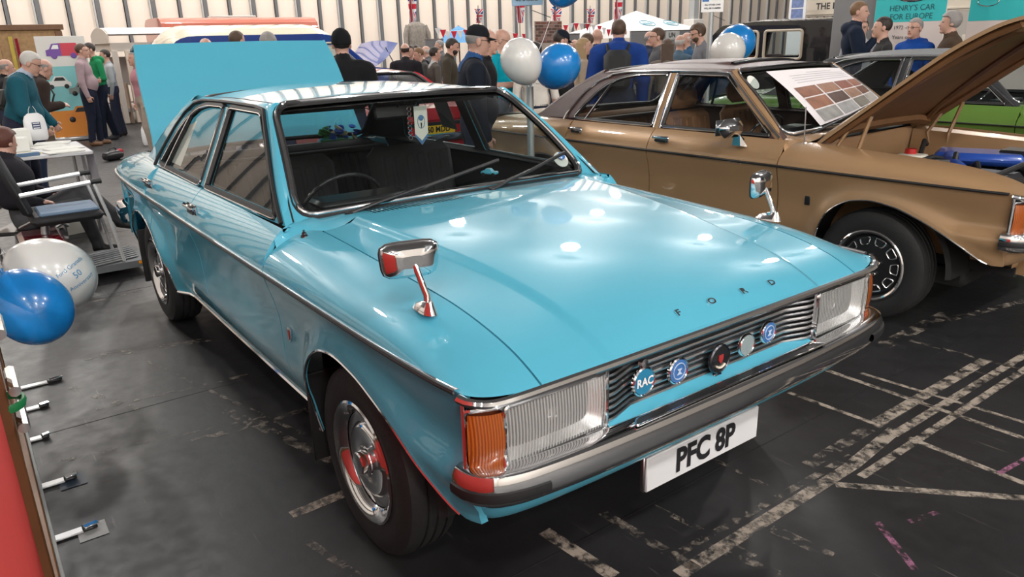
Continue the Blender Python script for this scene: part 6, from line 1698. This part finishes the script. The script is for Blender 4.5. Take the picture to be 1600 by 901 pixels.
# bunting: one string with separate pennants
bs = empty('bunting', (0, 0, 0), 0, 'string of small red and white triangular pennants along the stalls', 'bunting')
pts = [at_x(px, py, -13.2) for px, py in ((684, 44), (700, 49), (720, 48), (740, 44), (800, 50), (815, 57), (830, 42), (880, 40), (897, 36), (915, 37), (935, 40), (950, 46), (965, 44))]
MB().tube(pts, .006, 5).build('bunting_string', WHITE, bs)
for q in (pts[0], pts[6], pts[-1]): MB().tube([(q[0], q[1], 0), (q[0], q[1], q[2]+.02)], .012, 6).build('bunting_post', STEEL, bs)
for i in range(26):
    t = i/25*(len(pts)-1); k = min(len(pts)-2, int(t)); p = pts[k]*(1-(t-k))+pts[k+1]*(t-k)
    MB().plate([(-.09, 0), (.09, 0), (0, -.20)], (), lambda u, v, d: (p[0]+.01+d, p[1]+u, p[2]+v), .004).build('pennant', FRED if i % 2 else FWHT, bs, smooth=False)
# ---- black vintage limousine
vx0, vx1, vy = at_y(1168, 60, 12.2), at_y(1330, 60, 12.2), 12.2
vc = empty('vintage_car', ((vx0[0]+vx1[0])/2+.2, vy, 0), 0.0, 'black vintage saloon with cream framed side windows', 'car')
BLK = paint('black_paint', (.008, .008, .009)); vt = at_y(1240, 33, 12.9)[2]; hl = 1.75
roofp = fillet([(-hl, .95), (-hl, vt-.30), (-hl+.28, vt-.06), (-.6, vt), (.9, vt-.02), (1.25, vt-.10), (1.45, .98), (hl+.9, .92), (hl+1.05, .55), (hl+1.0, .40), (-hl-.05, .40)], .10, 4)
wn = [fillet([(-hl+.35, 1.10), (-.55, 1.10), (-.55, vt-.18), (-hl+.42, vt-.18)], .08, 4), fillet([(-.40, 1.10), (.42, 1.10), (.42, vt-.18), (-.40, vt-.18)], .06, 4)]
for s in (-1, 1):
    MB().plate(roofp, wn, lambda u, v, d: (u, s*(.74-d), v), .05).build('car_side', BLK, vc)
    for w_ in wn:
        MB().plate(w_, (), lambda u, v, d: (u, s*(.715-d), v)).build('side_window', GLASS, vc, smooth=False)
        MB().tube([(u, s*.748, v) for u, v in w_], .028, 6, True).build('window_frame', mat('frame_cream', (.42, .36, .28), .5), vc)
    for x in (-hl+.45, hl+.45):
        MB().lathe([(0, .07), (.2, .07), (.25, .08), (.35, .05), (.36, 0), (.35, -.06), (.2, -.07)], 30, (x, s*.78, .36), rotx(-s*math.pi/2)).build('car_wheel', TYRE, vc)
        MB().grid([[(x+.46*math.cos(a)*1.05, s*(.74+.24*w), .40+.42*math.sin(a)-.05*w*w) for w in np.linspace(0, 1, 5)] for a in np.linspace(-.1, math.pi+.1, 18)]).build('mudguard', BLK, vc)
rf = [p for p in roofp if p[1] > .90 and p[0] < 1.50]
rf = sorted(rf, key=lambda p: math.atan2(p[1]-1.0, p[0]), reverse=True)
MB().grid([[(u, y*.74, v+.05*(1-y*y)) for y in np.linspace(-1, 1, 9)] for u, v in rf]).build('car_roof', BLK, vc)
MB().box((.2, 0, .5), (3.6, 1.3, .14), bev=.03).build('car_floor', DARK, vc); MB().box((hl+.1, 0, .78), (1.5, .9, .34), bev=.08).build('car_bonnet', BLK, vc)
for x in (-.9, .3): MB().box((x, 0, .85), (.16, 1.2, .60), bev=.05).build('car_seat', BROWN, vc)
# ---- grey partition, teal banners, kiosk fascia, poster board
A, B = at_y(1306, 0, 9.3), at_y(1380, 0, 9.3)
panel_thing('grey_partition', 'tall plain grey partition panel left of the teal banner', 'partition', (A[0], 9.3), (B[0], 9.3), 0, 2.45, mat('partition_grey', (.22, .22, .225), .7), .06)
A, B = at_y(1366, 33, 9.1), at_y(1477, 33, 9.1); zl = (at_y(1370, 33, 9.1)[2]+at_y(1470, 35, 9.1)[2])/2
o, L = panel_thing('teal_banner', 'teal and white banner lettered Henry\'s car for Europe', 'banner', (A[0], 9.1), (B[0], 9.1), .05, 2.35, mat('banner_pinkwhite', (.66, .58, .55), .6), .02)
MB().box((0, 0, .03), (L, .2, .06), bev=.01).build('banner_foot', STEEL, o)
MB().box((0, -.0115, (zl+2.34)/2), (L-.01, .004, 2.34-zl)).build('banner_teal', mat('banner_teal', (.03, .48, .50), .6), o, smooth=False)
on_panel(o, 0.03, zl+.175, "HENRY'S CAR", .105, mat('print_deep_teal', (.01, .10, .12), .6), .026, sx=.95)
on_panel(o, 0.03, zl+.065, 'FOR EUROPE', .105, mat('print_deep_teal', (.01, .10, .12), .6), .026, sx=.95)
on_panel(o, -.10, zl-.075, '1972 -', .07, INK, .022); on_panel(o, -.02, zl-.20, 'Years of Mo', .07, INK, .022)
MB().tube([(.03+.24*math.cos(a), -.016, zl+.36+.10*math.sin(a)) for a in np.linspace(0, 2*math.pi, 30, endpoint=False)], .010, 6, True).build('banner_oval_rim', CHROME, o)
MB().lathe([(0, .003), (.23, .002), (.235, 0)], 32, (0, 0, 0), rotx(math.pi/2)).xf(np.diag([1.0, 1, .42]), (.03, -.014, zl+.36)).build('banner_oval', mat('oval_dark', (.03, .02, .05), .4), o)
A, B = at_y(1513, 28, 9.6), at_y(1560, 20, 9.6)
o, L = panel_thing('teal_banner', 'second teal banner half hidden behind the raised bronze bonnet', 'banner', (A[0], 9.6), (A[0]+.85, 9.6), .05, 2.3, mat('banner_pinkwhite', (.66, .58, .55), .6), .02)
MB().box((0, 0, .03), (L, .2, .06), bev=.01).build('banner_foot', STEEL, o)
MB().box((0, -.0115, 2.0), (L-.01, .004, .68)).build('banner_teal', mat('banner_teal', (.03, .48, .50), .6), o, smooth=False)
MB().tube([(-.2+.13*math.cos(a), -.016, 1.90+.06*math.sin(a)) for a in np.linspace(0, 2*math.pi, 24, endpoint=False)], .006, 6, True).build('banner_oval_rim', CHROME, o)
ka, kb = at_y(1258, 12, 15.5), at_y(1520, 12, 15.5)
o, L = panel_thing('kiosk_fascia', 'cream kiosk with lettered fascia board beyond the black vintage car', 'kiosk', (ka[0], 15.5), (kb[0], 15.5), at_y(1280, 26, 15.5)[2], 2.6, mat('kiosk_cream', (.52, .46, .38), .6), .12)
on_panel(o, -L/2+.62, at_y(1292, 10, 15.5)[2], 'THE M', .20, INK, .12, bold=.004)
MB().box((0, -.07, at_y(1280, 22, 15.5)[2]), (L, .03, .05), bev=.01).build('fascia_moulding', mat('kiosk_cream', (.52, .46, .38), .6), o)
for k in range(5): MB().box((-L/2+.05+k*(L-.1)/4, 0, .72), (.10, .10, 1.44), bev=.01).build('kiosk_post', mat('kiosk_cream', (.52, .46, .38), .6), o)
A, B = at_y(1232, 30, 15.0), at_y(1258, 30, 15.0)
o, L = panel_thing('poster_board', 'white poster board with two blue pictures beside the kiosk', 'poster', (A[0], 15.0), (B[0], 15.0), 0, 2.5, mat('poster_white', (.66, .66, .68), .6), .03)
for z in (at_y(1245, 5, 15)[2], at_y(1245, 21, 15)[2]): MB().box((0, -.017, z), (L*.7, .004, .20)).build('poster_picture', mat('poster_blue', (.12, .17, .34), .5, var=.6, vscale=12), o, smooth=False)
pl_ = at_x(1084, 30, -17.0)
po = empty('pillar', (-17.0, pl_[1], 0), 0, 'white boxed pillar with grey steel column standing on top', 'pillar')
MB().box((0, 0, pl_[2]/2), (.5, .62, pl_[2]), bev=.02).build('pillar_box', mat('pillar_white', (.58, .55, .52), .6), po); MB().box((0, 0, (pl_[2]+ZC)/2), (.22, .26, ZC-pl_[2]-.01)).build('steel_column', mat('column_grey', (.30, .31, .31), .5), po)
